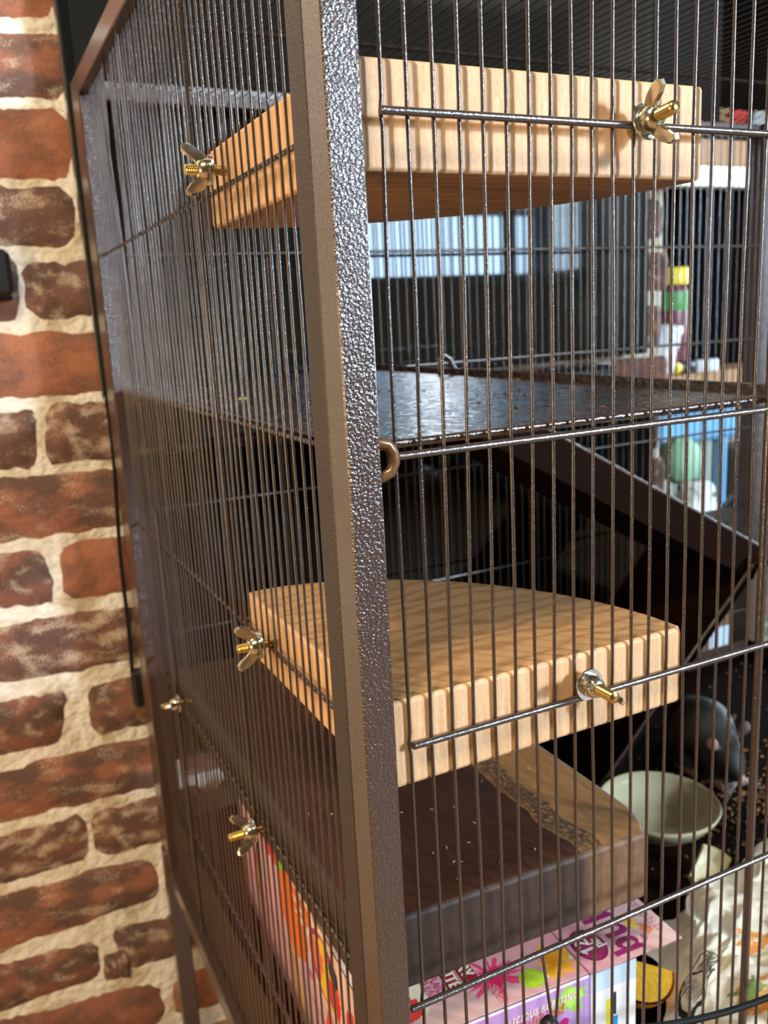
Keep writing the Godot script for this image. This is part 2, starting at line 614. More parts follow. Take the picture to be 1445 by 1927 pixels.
func window(n: int, at: Vector3, along: Vector3, w: float) -> void:
	var xf := Transform3D(Basis(along, Vector3.UP, along.cross(Vector3.UP)), at)
	var f := Node3D.new()
	f.name = "window_%d" % n
	f.transform = xf
	f.set_meta("kind", "structure")
	add_child(f)
	var h := 0.9
	for b in [[Vector3(-0.03, -0.03, -0.09), Vector3(w + 0.03, 0.03, 0.09), "sill"], [Vector3(-0.03, h - 0.03, -0.09), Vector3(w + 0.03, h + 0.03, 0.06), "frame"], [Vector3(-0.03, 0.0, -0.09), Vector3(0.03, h, 0.06), "frame"], [Vector3(w - 0.03, 0.0, -0.09), Vector3(w + 0.03, h, 0.06), "frame"], [Vector3(0, 0.335, -0.075), Vector3(w, 0.375, -0.05), "transom"]]:
		mi(b[2], box(b[0], b[1], 0.004), M.window_frame, f)
	mi("pane", box(Vector3(0.0, 0.0, 0.02), Vector3(w, h, 0.024)), M.glass, f)

func brick_mesh(q: Array, z: float, sd: int) -> ArrayMesh:   # q: four corners (x, y) from top left clockwise
	var nx := 12
	var ny := 5
	var front: Array[Vector3] = []
	for j in ny + 1:
		for i in nx + 1:
			var u := float(i) / nx
			var v := float(j) / ny
			var a: Vector2 = q[0].lerp(q[1], u)
			var b: Vector2 = q[3].lerp(q[2], u)
			var p := a.lerp(b, v)
			var ed := minf(minf(u, 1.0 - u) * 3.2, minf(v, 1.0 - v))
			var on := 1.0 if (i == 0 or i == nx or j == 0 or j == ny) else 0.0
			p += Vector2(nz.get_noise_2d(u * 3.0 + sd * 3.1, v * 2.0), nz.get_noise_2d(u * 2.6 + sd, v * 2.0 + 50.0)) * 0.0026
			if on > 0.0 and (i == 0 or i == nx) and (j == 0 or j == ny):
				p = p.lerp((q[0] + q[1] + q[2] + q[3]) / 4.0, 0.07)
			var depth := -0.0065 * on - (0.0008 if ed < 0.25 and on == 0.0 else 0.0) + nz.get_noise_2d(p.x * 40.0, p.y * 40.0 + sd) * 0.0016
			front.append(Vector3(p.x, p.y, z + depth))
	var m := grid_mesh(front, nx, ny)
	# turned to face +z (grid runs downwards: normals must point forward)
	return m

func brick_wall() -> void:
	var zf := -0.70
	var nx := 150
	var ny := 110
	var wall := struct("wall_back", mortar_mesh(nx, ny), M.mortar)
	var core := mi("core", box(Vector3(-1.9, -0.93, -0.84), Vector3(0.85, 1.5, -0.715)), M.mortar, wall)
	core.name = "core"
	# the bricks the photograph shows, four corners each in tenths of a millimetre (x, y)
	var rows := [
		[[-2100, 4000, 45, 4110, 0, 3446, -2100, 3330, 1]],
		[[-2100, 3200, 40, 3265, -40, 2652, -2100, 2580, 5]],
		[[-2100, 2450, 35, 2536, -34, 1845, -2150, 1820, 1]],
		[[-1900, 1735, -50, 1724, -105, 1147, -2000, 1165, 2]],
		[[-2000, 1050, -695, 1043, -773, 376, -2100, 350, 3], [-641, 965, 700, 950, 700, 386, -625, 392, 2]],
		[[-1300, 220, 900, 165, 900, -480, -1350, -440, 1]],
		[[-2000, -600, -726, -634, -782, -1240, -2050, -1200, 2], [-573, -576, 800, -610, 800, -1280, -714, -1236, 4]],
		[[-1300, -1355, 860, -1440, 860, -2080, -1400, -2050, 5]],
		[[-1900, -2190, -844, -2248, -794, -2854, -2000, -2800, 3], [-660, -2215, 900, -2230, 900, -2910, -678, -2870, 1]],
		[[-1600, -3030, 480, -3110, 480, -3780, -1700, -3700, 4]],
		[[-2000, -3900, -813, -4004, -969, -4619, -2100, -4560, 3], [-539, -4010, 800, -3990, 800, -4665, -563, -4625, 3]],
		[[-2000, -4795, 260, -4840, 260, -5510, -2100, -5410, 5]],
		[[-2200, -5630, -810, -5640, -841, -6248, -2300, -6215, 4], [-715, -5682, 700, -5681, 700, -6345, -711, -6241, 4]],
		[[-2200, -6400, -8, -6486, -18, -7086, -2300, -7115, 5], [110, -6500, 1500, -6480, 1500, -7100, 110, -7090, 1]],
		[[-2300, -7280, -847, -7432, -887, -7938, -2400, -7910, 3], [-692, -7353, 900, -7486, 900, -8044, -517, -7999, 2], [-769, -7669, -519, -7717, -521, -8095, -822, -8006, 2]],
		[[-2400, -8070, -131, -8345, -170, -8981, -2500, -8650, 0], [38, -8368, 1600, -8418, 1600, -8997, -11, -8970, 1]],
	]
	var n := 0
	for r in rows.size():
		var right := -1.0
		var top := 0.0
		var bot := 0.0
		for b in rows[r]:
			var q := [Vector2(b[0], b[1]) * 1e-4, Vector2(b[2], b[3]) * 1e-4, Vector2(b[4], b[5]) * 1e-4, Vector2(b[6], b[7]) * 1e-4]
			var grown: Array = []
			for k in 4:
				grown.append(q[k] + Vector2(-0.003 if k == 0 or k == 3 else 0.003, 0.0036 if k < 2 else -0.0036))
			mi("brick", brick_mesh(grown, zf, n), M["brick_%d" % int(b[8])], wall)
			n += 1
			if q[1].x > right:
				right = q[1].x
				top = q[1].y
				bot = q[2].y
		# the rest of the course to the toothed end of the wall
		var x := right + 0.018
		var stop := 0.862 if r % 2 == 0 else 0.848
		var first := 0.2 if right > 0.05 else 0.15
		while x < stop - 0.03:
			var x1 := minf(x + first, stop)
			if stop - x1 < 0.06:
				x1 = stop
			mi("brick", brick_mesh([Vector2(x, top), Vector2(x1, top), Vector2(x1, bot), Vector2(x, bot)], zf + (0.0 if x1 < stop else 0.002), n), M["brick_%d" % ((n * 5 + r) % 6)], wall)
			n += 1
			x = x1 + 0.016
			first = 0.205
	# end face of the wall: brick ends
	for r in rows.size():
		var y1: float = rows[r][0][3] * 1e-4
		var y0: float = rows[r][0][5] * 1e-4
		var xe := 0.864 if r % 2 == 0 else 0.852
		mi("brick", box(Vector3(xe - 0.03, y0, -0.82), Vector3(xe, y1, -0.706), 0.005), M["brick_%d" % ((r * 3 + 1) % 6)], wall)

func mortar_mesh(nx: int, ny: int) -> ArrayMesh:
	var pts: Array[Vector3] = []
	for j in ny + 1:
		for i in nx + 1:
			var x := -0.35 + 1.2 * i / nx
			var y := 0.45 - 1.4 * j / ny
			var d := nz.get_noise_2d(x * 14.0, y * 14.0) * 0.0016 + nz.get_noise_2d(x * 90.0, y * 90.0) * 0.001
			pts.append(Vector3(x, y, -0.7058 + d))
	return grid_mesh(pts, nx, ny)

# ------------------------------------------------------------------ the cage
func cage() -> void:
	var c := thing("wire_cage", "large brown hammertone wire cage with corner post, standing against the brick wall", "cage", Vector3.ZERO)
	var W := 0.99
	var D := 0.655
	# corner post: two tubes side by side
	mi("corner_post", box(Vector3(0, -0.93, -0.0192), Vector3(0.0162, 0.268, 0), 0.0007), M.hammertone, c)
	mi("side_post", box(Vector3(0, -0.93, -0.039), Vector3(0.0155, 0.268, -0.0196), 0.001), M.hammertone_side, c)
	mi("back_post", box(Vector3(0, -0.62, -D), Vector3(0.02, 0.268, -0.61), 0.0015), M.hammertone, c)
	mi("back_leg", box(Vector3(-0.002, -0.93, -0.648), Vector3(0.018, -0.6, -0.628), 0.0015), M.hammertone, c)
	mi("corner_post", box(Vector3(W - 0.02, -0.93, -0.02), Vector3(W, 0.268, 0), 0.0012), M.hammertone, c)
	mi("back_post", box(Vector3(W - 0.02, -0.93, -D), Vector3(W + 0.004, 0.268, -0.625), 0.0015), M.hammertone, c)
	mi("top_rail", box(Vector3(0, 0.2486, -0.61), Vector3(0.0145, 0.268, -0.039), 0.001), M.hammertone, c)
	mi("top_rail", box(Vector3(0.016, 0.2486, -0.0145), Vector3(W - 0.02, 0.268, -0.001), 0.001), M.hammertone, c)
	mi("top_rail", box(Vector3(0.02, 0.2486, -D), Vector3(W - 0.02, 0.268, -0.634), 0.001), M.hammertone, c)
	mi("top_rail", box(Vector3(W - 0.0145, 0.2486, -0.62), Vector3(W, 0.268, -0.02), 0.001), M.hammertone, c)
	mi("bottom_rail", box(Vector3(0, -0.636, -0.63), Vector3(0.02, -0.614, -0.039), 0.001), M.hammertone, c)
	mi("bottom_rail", box(Vector3(0.016, -0.636, -0.018), Vector3(W - 0.02, -0.614, -0.001), 0.001), M.hammertone, c)
	mi("bottom_rail", box(Vector3(0.02, -0.636, -D), Vector3(W - 0.02, -0.614, -0.634), 0.001), M.hammertone, c)
	mi("bottom_rail", box(Vector3(W - 0.02, -0.636, -0.62), Vector3(W, -0.614, -0.02), 0.001), M.hammertone, c)
	# base pan
	var st := begin()
	box_into(st, Vector3(0.012, -0.616, -0.628), Vector3(W - 0.012, -0.6105, -0.02))
	box_into(st, Vector3(0.012, -0.616, -0.628), Vector3(0.014, -0.535, -0.02))
	box_into(st, Vector3(0.012, -0.616, -0.628), Vector3(W - 0.012, -0.535, -0.626))
	box_into(st, Vector3(W - 0.014, -0.616, -0.628), Vector3(W - 0.012, -0.535, -0.02))
	box_into(st, Vector3(0.012, -0.616, -0.0215), Vector3(W - 0.012, -0.575, -0.0195))
	mi("base_pan", st.commit(), M.pan_brown, c)
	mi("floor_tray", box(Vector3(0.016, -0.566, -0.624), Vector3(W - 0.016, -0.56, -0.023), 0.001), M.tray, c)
	# front wires: the nineteen in view follow their own small bends (tenths of a millimetre at the four crossbars)
	var bars := [0.1007, -0.0450, -0.1882, -0.3355]
	var off := [[16, 9, 10, 12, 8, 5, 1, -5, -10, -21, -23, -18, -6, -4, -7, -2, 2, 6, 4], [-2, 0, 1, 2, -1, -4, -5, -5, -10, -11, -6, -5, -5, -2, -7, -2, -3, -8, -8], [3, -6, -10, -13, -10, -8, -11, -17, -10, -20, -4, 2, -1, 7, 9, 7, 15, 9, 10], [4, 4, 7, 9, 7, 1, 12, 11, 9, 2, 8, 8, 9, 8, 19, 11, 9, 5, 6]]
	for i in 19:
		var x := X0 + P * i
		var pts: Array = []
		var xs: Array = []
		for k in 4:
			xs.append(x + off[k][i] * 1e-4)
		var low: float = xs[3] + (0.0062 if i == 6 else -0.0042 if i == 7 else rng.randf_range(-0.0006, 0.0006))
		pts.append(Vector3(xs[0] + rng.randf_range(-0.0004, 0.0004), 0.256, -0.008))
		var prev := 0.256
		for k in 4:
			var up: Vector3 = pts[-1]
			var dy := 0.006
			var xt: float = xs[k]
			pts.append(Vector3(lerpf(up.x, xt, 0.5) + rng.randf_range(-0.0006, 0.0006), (prev + bars[k]) / 2.0, -0.008))
			pts.append(Vector3(lerpf(up.x, xt, 0.93), bars[k] + dy, -0.008))
			pts.append(Vector3(xt - (0.0007 if i == 0 else 0.0), bars[k], -0.0083))
			if k < 3:
				pts.append(Vector3(lerpf(xt, xs[k + 1], 0.06), bars[k] - dy, -0.008))
			else:
				pts.append(Vector3(xt, bars[k] - dy, -0.008))
			prev = bars[k]
		pts.append(Vector3(low, -0.39, -0.008))
		pts.append(Vector3(low, -0.618, -0.008))
		mi("wire", tube(pts, WR, 10), M.hammertone_wire, c)
	var straight := tube([Vector3(0, 0.256, 0), Vector3(0, -0.618, 0)], WR, 8)
	for i in range(19, 75):
		mi("wire", straight, M.hammertone_wire, c).position = Vector3(X0 + P * i + rng.randf_range(-0.0006, 0.0006), 0, -0.008)
	mi("door_rod", tube([Vector3(X0 + P * 18.8, 0.256, -0.0065), Vector3(X0 + P * 18.8, -0.618, -0.0065)], 0.0026, 10), M.hammertone_wire, c)
	# front crossbars lie outside the wires
	var starts := [0.0268, 0.0255, 0.0277, 0.0192]
	for k in 4:
		mi("crossbar", tube([Vector3(starts[k], bars[k], -0.0052), Vector3(W - 0.01, bars[k] - 0.0004, -0.0052)], 0.0019, 12), M.hammertone_wire, c)
	mi("crossbar", tube([Vector3(0.018, -0.4985, -0.0052), Vector3(W - 0.01, -0.4985, -0.0052)], 0.0019, 12), M.hammertone_wire, c)
	# left panel
	for i in 45:
		var z := -0.0525 - 0.0122 * i + rng.randf_range(-0.0012, 0.0012)
		if z < -0.6:
			break
		var bow := 0.0
		if z < -0.47 and z > -0.53:
			bow = 0.019 * (1.0 - absf(z + 0.5) / 0.03)
		var pts2: Array = []
		for k in 12:
			var y := 0.256 - 0.874 * k / 11.0
			var w := 0.0
			if y > 0.08 and bow > 0.0:
				w = sin((y - 0.08) / 0.175 * PI) * bow * (1.0 if z < -0.497 else -1.0)
			pts2.append(Vector3(0.008 + rng.randf_range(-0.0003, 0.0003), y, z - w + rng.randf_range(-0.0003, 0.0003)))
		mi("wire", tube(pts2, 0.00085, 8), M.hammertone_wire, c)
	for y in [0.0968, -0.0435, -0.1866, -0.3438, -0.4995]:
		mi("crossbar", tube([Vector3(0.0108, y, -0.03), Vector3(0.0108, y, -0.625)], 0.0016, 10), M.hammertone_wire, c)
	for q in [[-0.2275, -0.6, 0.25], [-0.42, 0.07, 0.252], [-0.48, -0.61, -0.15]]:
		mi("door_rod", tube([Vector3(0.0058, q[1], q[0]), Vector3(0.0058, q[2], q[0])], 0.0014, 10), M.hammertone_wire, c)
	# back panel and roof
	var thin := tube([Vector3(0, 0.256, 0), Vector3(0, -0.618, 0)], 0.0008, 8)
	for i in 75:
		mi("wire", thin, M.hammertone_wire, c).position = Vector3(0.022 + P * i + rng.randf_range(-0.0008, 0.0008), 0, -0.6295)
	for y in [0.096, -0.0415, -0.178, -0.3254, -0.48]:
		mi("crossbar", tube([Vector3(0.01, y, -0.6265), Vector3(W - 0.01, y, -0.6265)], 0.0019, 8), M.hammertone_wire, c)
	var roof := tube([Vector3(0, 0.262, -0.005), Vector3(0, 0.262, -0.645)], 0.0008, 8)
	for i in 75:
		mi("wire", roof, M.roof_wire, c).position = Vector3(X0 + P * i, 0, 0)
	for z in [-0.222, -0.425]:
		mi("crossbar", tube([Vector3(0.008, 0.2585, z), Vector3(W - 0.008, 0.2585, z)], 0.0019, 8), M.roof_wire, c)
	st = begin()
	for i in 48:
		tube_into(st, [Vector3(W - 0.008, 0.256, -0.03 - 0.0127 * i), Vector3(W - 0.008, -0.618, -0.03 - 0.0127 * i)], WR, 6)
	mi("right_side_wires", st.commit(), M.hammertone_wire, c).set_meta("kind", "stuff")
	# latch hook round the post
	var hook: Array = []
	for p in [[0.008, -0.0372, 0.002], [0.0165, -0.0375, 0.0028], [0.0222, -0.0392, 0.003], [0.0248, -0.043, 0.003], [0.0252, -0.0475, 0.003], [0.0232, -0.0517, 0.003], [0.019, -0.0535, 0.0028], [0.0155, -0.0537, 0.002], [0.01, -0.0535, -0.002]]:
		hook.append(Vector3(p[0], p[1], p[2] - 0.0082))
	var hk := mi("latch_hook", tube(hook, 0.0027, 14), M.latch_brown, c)
	hk.set_meta("label", "bent brown metal latch hook curling round the corner post")
	# dark hoop hanging low on the front
	var hoop := thing("wire_hoop", "thin dark curved wire hoop hanging low on the cage front, knob at one end", "wire", Vector3.ZERO)
	var arc: Array = []
	for k in 17:
		var t := k / 16.0
		arc.append(Vector3(lerpf(0.099, 0.30, t), -0.391 - 0.034 * sin(t * 1.6) - 0.012 * t + (0.010 * pow(1.0 - t, 2.0)), 0.004))
	mi("wire", tube(arc, 0.0021, 10), M.black_cable, hoop)
	mi("knob", lathe([Vector2(0, -0.004), Vector2(0.0042, -0.0035), Vector2(0.0058, 0.0), Vector2(0.0055, 0.005), Vector2(0.003, 0.0085), Vector2(0, 0.009)], 20, Transform3D(Basis(), Vector3(0.1, -0.379, 0.004))), M.black_plastic, hoop)

func shelves_of_metal() -> void:
	var s := thing("metal_shelf", "brown sheet metal shelf with turned-up rim level with the latch hook on the post", "shelf", Vector3.ZERO)
	mi("panel", box(Vector3(0.0145, -0.0425, -0.622), Vector3(0.2975, -0.040, -0.012), 0.0008), M.sheet_brown, s)
	mi("rim", tube([Vector3(0.018, -0.0400, -0.0118), Vector3(0.298, -0.0400, -0.0118)], 0.0017, 10), M.hammertone, s)
	mi("rim", box(Vector3(0.2965, -0.0425, -0.62), Vector3(0.2985, -0.0345, -0.012), 0.0006), M.sheet_brown, s)
	s = thing("metal_shelf", "brown sheet metal shelf at the foot of the long ramp, right side of cage", "shelf", Vector3.ZERO)
	mi("panel", box(Vector3(0.715, -0.3025, -0.622), Vector3(0.972, -0.300, -0.012), 0.0008), M.sheet_brown, s)
	mi("rim", box(Vector3(0.7135, -0.3025, -0.622), Vector3(0.7155, -0.295, -0.012), 0.0006), M.sheet_brown, s)
	# ramps
	ramp_thing("upper", Vector3(0.302, -0.047, 0), Vector3(0.745, -0.294, 0), -0.405, -0.575, "long brown metal ramp sloping down from the upper metal shelf")
	ramp_thing("lower", Vector3(0.722, -0.305, 0), Vector3(0.462, -0.556, 0), -0.4, -0.575, "brown metal ramp sloping down to the cage floor beside the lower pale wooden board")

func ramp_thing(_k: String, a: Vector3, b: Vector3, z0: float, z1: float, label: String) -> void:
	var r := thing("metal_ramp", label, "ramp", Vector3.ZERO)
	var d := (b - a).normalized()
	var up := Vector3(-d.y, d.x, 0)
	if up.y < 0:
		up = -up
	var drop := 0.04 if _k == "upper" else 0.008
	var st := begin()
	var f := func(p: Vector3, z: float) -> Vector3: return Vector3(p.x, p.y, z)
	var plate := func(s: SurfaceTool, o0: float, o1: float, za: float, zb: float) -> void:
		var c := [f.call(a + up * o0, za), f.call(b + up * o0, za), f.call(b + up * o1, za), f.call(a + up * o1, za), f.call(a + up * o0, zb), f.call(b + up * o0, zb), f.call(b + up * o1, zb), f.call(a + up * o1, zb)]
		for q in [[0, 1, 2, 3], [5, 4, 7, 6], [3, 2, 6, 7], [4, 5, 1, 0], [1, 5, 6, 2], [4, 0, 3, 7]]:
			quad(s, c[q[0]], c[q[1]], c[q[2]], c[q[3]])
	plate.call(st, -drop - 0.002, -drop, z0, z1)
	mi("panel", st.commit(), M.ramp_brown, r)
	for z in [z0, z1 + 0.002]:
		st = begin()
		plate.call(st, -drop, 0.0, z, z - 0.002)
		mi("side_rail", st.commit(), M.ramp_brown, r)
		st = begin()
		tube_into(st, [f.call(a, z - 0.001), f.call(b, z - 0.001)], 0.0022, 8)
		mi("rolled_edge", st.commit(), M.hammertone, r)
	if _k == "upper":
		var hp: Array = []
		for p in [[0.318, -0.056], [0.312, -0.04], [0.305, -0.026], [0.299, -0.022], [0.294, -0.026], [0.2935, -0.038]]:
			hp.append(Vector3(p[0], p[1], -0.43))
		mi("hook", tube(hp, 0.003, 8), M.hammertone, r)
	for k in range(1, 12):
		var p := a.lerp(b, k / 12.0) - up * (drop - 0.001)
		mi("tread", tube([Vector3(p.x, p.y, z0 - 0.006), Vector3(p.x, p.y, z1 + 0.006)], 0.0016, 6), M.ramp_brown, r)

# ------------------------------------------------------------------ wooden corner shelves
func fan(x0: float, z0: float, x1: float, zl: float) -> PackedVector2Array:
	var p := PackedVector2Array()
	p.append(Vector2(x0, z0))
	p.append(Vector2(x0, zl + 0.002))
	for k in 15:
		var t := k / 14.0 * PI / 2.0
		var u := sin(t)
		var v := cos(t)
		var px := x0 + 0.012 + (x1 - x0 - 0.012) * pow(u, 1.12)
		var pz := z0 - 0.012 + (zl - z0 + 0.012) * pow(v, 1.12)
		p.append(Vector2(px, pz))
	p.append(Vector2(x1, z0 - 0.004))
	p.append(Vector2(x1 - 0.003, z0))
	return p

func wooden_boards() -> void:
	var a := mi("corner_board", slab(fan(0.0145, -0.0139, 0.2185, -0.2285), 0.0782, 0.1238, 0.0022), null)
	a.mesh.surface_set_material(0, M.oak_top_0)
	a.mesh.surface_set_material(1, M.oak_side_0)
	tag(a, "thick pale wooden corner board bolted high in the cage, underside in view", "shelf")
	var b := mi("corner_board", slab(fan(0.0145, -0.0095, 0.208, -0.2275), -0.2115, -0.1655, 0.0025), null)
	b.mesh.surface_set_material(0, M.oak_top_1)
	b.mesh.surface_set_material(1, M.oak_side_1)
	tag(b, "thick pale wooden corner board with sawn top surface, just above the dark walnut board", "shelf")
	var w := PackedVector2Array([Vector2(0.0145, -0.052), Vector2(0.0145, -0.5), Vector2(0.222, -0.5), Vector2(0.228, -0.494), Vector2(0.2285, -0.2), Vector2(0.2275, -0.075), Vector2(0.222, -0.056), Vector2(0.214, -0.0445)])
	var d := mi("walnut_board", slab(w, -0.368, -0.3195, 0.0035), null)
	d.mesh.surface_set_material(0, M.walnut_top)
	d.mesh.surface_set_material(1, M.walnut_side)
	tag(d, "dark walnut board with paler strip along its right edge, above the pink box", "shelf")
	var chips := mi("wood_chip", chips_mesh(), mat("chip", rgb(206, 184, 140), 0.8))
	tag(chips, "pale shavings scattered on top of the dark walnut board", "shavings")
	chips.set_meta("kind", "stuff")

func chips_mesh() -> ArrayMesh:
	var st := begin()
	for k in 26:
		var p := Vector3(rng.randf_range(0.03, 0.2), -0.319, rng.randf_range(-0.2, -0.06))
		var a := rng.randf() * TAU
		var l := rng.randf_range(0.0008, 0.003)
		var dv := Vector3(cos(a), 0, sin(a)) * l
		tube_into(st, [p - dv / 2, p + Vector3(0, 0.0003, 0), p + dv / 2], 0.0003, 5)
	return st.commit()

# ------------------------------------------------------------------ wing nuts
func wing_nut_mesh() -> ArrayMesh:
	var st := begin()
	lathe_into(st, [Vector2(0.0032, 0.0), Vector2(0.0064, 0.0), Vector2(0.0066, 0.0012), Vector2(0.0058, 0.0045), Vector2(0.0046, 0.0068), Vector2(0.0032, 0.0072)], 24)
	for s in [-1, 1]:
		var o := [Vector2(0.0042, 0.0004), Vector2(0.0078, 0.0012), Vector2(0.0112, 0.0044), Vector2(0.0142, 0.0092), Vector2(0.0149, 0.0122), Vector2(0.0138, 0.0143), Vector2(0.0112, 0.0146), Vector2(0.0084, 0.0122), Vector2(0.0058, 0.0082), Vector2(0.0036, 0.0064)]
		var n := o.size()
		var t := 0.0018
		var cen := Vector3(s * 0.0092, 0.0078, 0)
		for i in n:
			var j := (i + 1) % n
			var a := Vector3(s * o[i].x, o[i].y, 0)
			var b := Vector3(s * o[j].x, o[j].y, 0)
			var ai := a.lerp(cen, 0.14)
			var bi := b.lerp(cen, 0.14)
			var z := Vector3(0, 0, t)
			var ze := Vector3(0, 0, t * 0.62)
			var lst := [[cen + z * 1.05, ai + z, bi + z], [ai + z, a + ze, b + ze], [ai + z, b + ze, bi + z], [a + ze, a - ze, b - ze], [a + ze, b - ze, b + ze], [ai - z, b - ze, a - ze], [ai - z, bi - z, b - ze], [cen - z * 1.05, bi - z, ai - z]]
			for q in lst:
				if s > 0:
					tri(st, q[0], q[1], q[2])
				else:
					tri(st, q[0], q[2], q[1])
	return st.commit()

func wing_nuts() -> void:
	var nut := wing_nut_mesh()
	var washer := lathe([Vector2(0.0034, 0.0), Vector2(0.0086, 0.0), Vector2(0.0089, 0.0004), Vector2(0.0086, 0.0011), Vector2(0.0034, 0.0012)], 36)
	var spec := [
		[Vector3(0.169, 0.1025, -0.0032), Vector3(0, 0.13, 0.99), 104.0, 0.0195, "wing nut and bolt at the right end of the top board's front face"],
		[Vector3(0.1337, -0.1805, -0.0032), Vector3(0, 0, 1), 146.0, 0.0215, "wing nut and bolt on the front face of the lower pale board"],
		[Vector3(0.0035, 0.1061, -0.1832), Vector3(-1, 0, 0), 98.0, 0.0155, "wing nut and bolt holding the top board at the cage's left side"],
		[Vector3(0.0035, -0.1827, -0.1666), Vector3(-1, 0, 0), 90.0, 0.0155, "gold wing nut and bolt holding the lower pale board at the left side"],
		[Vector3(0.0035, -0.3383, -0.4583), Vector3(-1, 0, 0), 20.0, 0.0155, "farther small wing nut and bolt at the walnut board's left side, near the bricks"],
		[Vector3(0.0035, -0.3467, -0.2235), Vector3(-1, 0, 0), 125.0, 0.0195, "nearer wing nut and bolt at the walnut board's left side, above the box"],
	]
	for s in spec:
		var o := thing("wing_nut", s[4], "wing nut", s[0], "wing nuts clamping the wooden boards")
		var ax: Vector3 = s[1]
		var side := Vector3(1, 0, 0) if ax.z > 0.5 else Vector3(0, 0, 1)
		var up := Vector3.UP
		var t := deg_to_rad(s[2])
		var bx := side * cos(t) + up * sin(t)
		ax = ax.normalized()
		bx = (bx - ax * ax.dot(bx)).normalized()
		o.basis = Basis(bx, ax, bx.cross(ax))
		var L: float = s[3]
		mi("washer", washer, M.zinc_blue, o)
		mi("nut", nut, M.zinc_yellow, o).position = Vector3(0, 0.0013, 0)
		var prof: Array = []
		var y := -0.02
		prof.append(Vector2(0.0, y))
		while y < L - 0.0012:
			prof.append(Vector2(0.0026, y))
			prof.append(Vector2(0.00315, y + 0.00055))
			y += 0.00125
		prof.append(Vector2(0.0028, L - 0.0008))
		prof.append(Vector2(0.0022, L))
		prof.append(Vector2(0.0, L))
		mi("bolt", lathe(prof, 24), M.bolt_gold, o)

# ------------------------------------------------------------------ television and what hangs on the brick wall
func television() -> void:
	var t := thing("television", "black flat television on the brick wall behind the cage", "television", Vector3(0.39, -0.053, -0.67))
	mi("bezel", box(Vector3(-0.392, 0, -0.022), Vector3(0.392, 0.50, 0.01), 0.002), M.tv_bezel, t)
	mi("screen", box(Vector3(-0.382, 0.012, 0.009), Vector3(0.382, 0.49, 0.0112), 0.0004), M.tv_screen, t)
	var edge := mi("trim", box(Vector3(-0.3935, 0, -0.006), Vector3(-0.3915, 0.5, 0.002), 0.0005), M.zinc_blue, t)
	edge.set_meta("label", "thin light metallic trim along the television's side")
	var s := mi("soundbar", box(Vector3(0.03, -0.112, -0.688), Vector3(0.715, -0.064, -0.652), 0.006), M.black_plastic)
	tag(s, "long black soundbar under the television", "speaker")
	var g := mi("wall_panel", box(Vector3(0.02, -0.5, -0.69), Vector3(0.795, -0.122, -0.656), 0.003), M.black_gloss)
	tag(g, "wide black glossy panel on the brick wall under the soundbar", "panel")
	var cb := thing("power_cable", "black cable hanging down the bricks from the television to a black plug", "cable", Vector3.ZERO)
	var pts: Array = []
	for k in 14:
		var f := k / 13.0
		pts.append(Vector3(0.004 - 0.009 * f + 0.0012 * sin(f * 9.0), -0.05 - 0.345 * f, -0.688 + 0.004 * sin(f * 5.0)))
	mi("cord", tube(pts, 0.0024, 8), M.black_cable, cb)
	mi("plug", box(Vector3(-0.0062, -0.432, -0.699), Vector3(0.016, -0.385, -0.682), 0.003), M.black_plastic, cb)
	var dv := thing("wall_box", "small black box with rounded corners mounted on the bricks at left", "box", Vector3(-0.1, 0.085, -0.69))
	mi("case", box(Vector3(-0.045, -0.024, -0.012), Vector3(0.022, 0.024, 0.012), 0.005), M.black_plastic, dv)
	mi("bracket", box(Vector3(-0.03, -0.028, -0.012), Vector3(0.02, -0.023, 0.004), 0.001), M.black_cable, dv)

# ------------------------------------------------------------------ the drinks box
func blob(im: Image, cx: float, cy: float, rx: float, ry: float, c: Color, rough := 0.0, sd := 0, lobes := 5.0) -> void:
	var w := im.get_width()
	var h := im.get_height()
	for y in range(maxi(0, int((cy - ry * 1.9) * h)), mini(h, int((cy + ry * 1.9) * h) + 1)):
		for x in range(maxi(0, int((cx - rx * 1.9) * w)), mini(w, int((cx + rx * 1.9) * w) + 1)):
			var dx := (float(x) / w - cx) / rx
			var dy := (float(y) / h - cy) / ry
			var a := atan2(dy, dx)
			var lim := 1.0 + rough * nz.get_noise_3d(cos(a) * lobes, sin(a) * lobes, sd * 7.3) * 1.6
			if dx * dx + dy * dy < lim * lim:
				im.set_pixel(x, y, c)

func paint_rect(im: Image, u0: float, v0: float, u1: float, v1: float, c: Color) -> void:
	var w := im.get_width()
	var h := im.get_height()
	im.fill_rect(Rect2i(int(u0 * w), int(v0 * h), maxi(1, int((u1 - u0) * w)), maxi(1, int((v1 - v0) * h))), c)

func gradient(w: int, h: int, c00: Color, c10: Color, c01: Color, c11: Color) -> Image:
	var im := Image.create(w, h, false, Image.FORMAT_RGB8)
	for y in h:
		for x in w:
			var u := float(x) / w
			im.set_pixel(x, y, c00.lerp(c10, u).lerp(c01.lerp(c11, u), float(y) / h))
	return im

func printed(called: String, im: Image, rough := 0.45) -> StandardMaterial3D:
	var m := mat(called, Color.WHITE, rough)
	m.albedo_texture = ImageTexture.create_from_image(im)
	return m

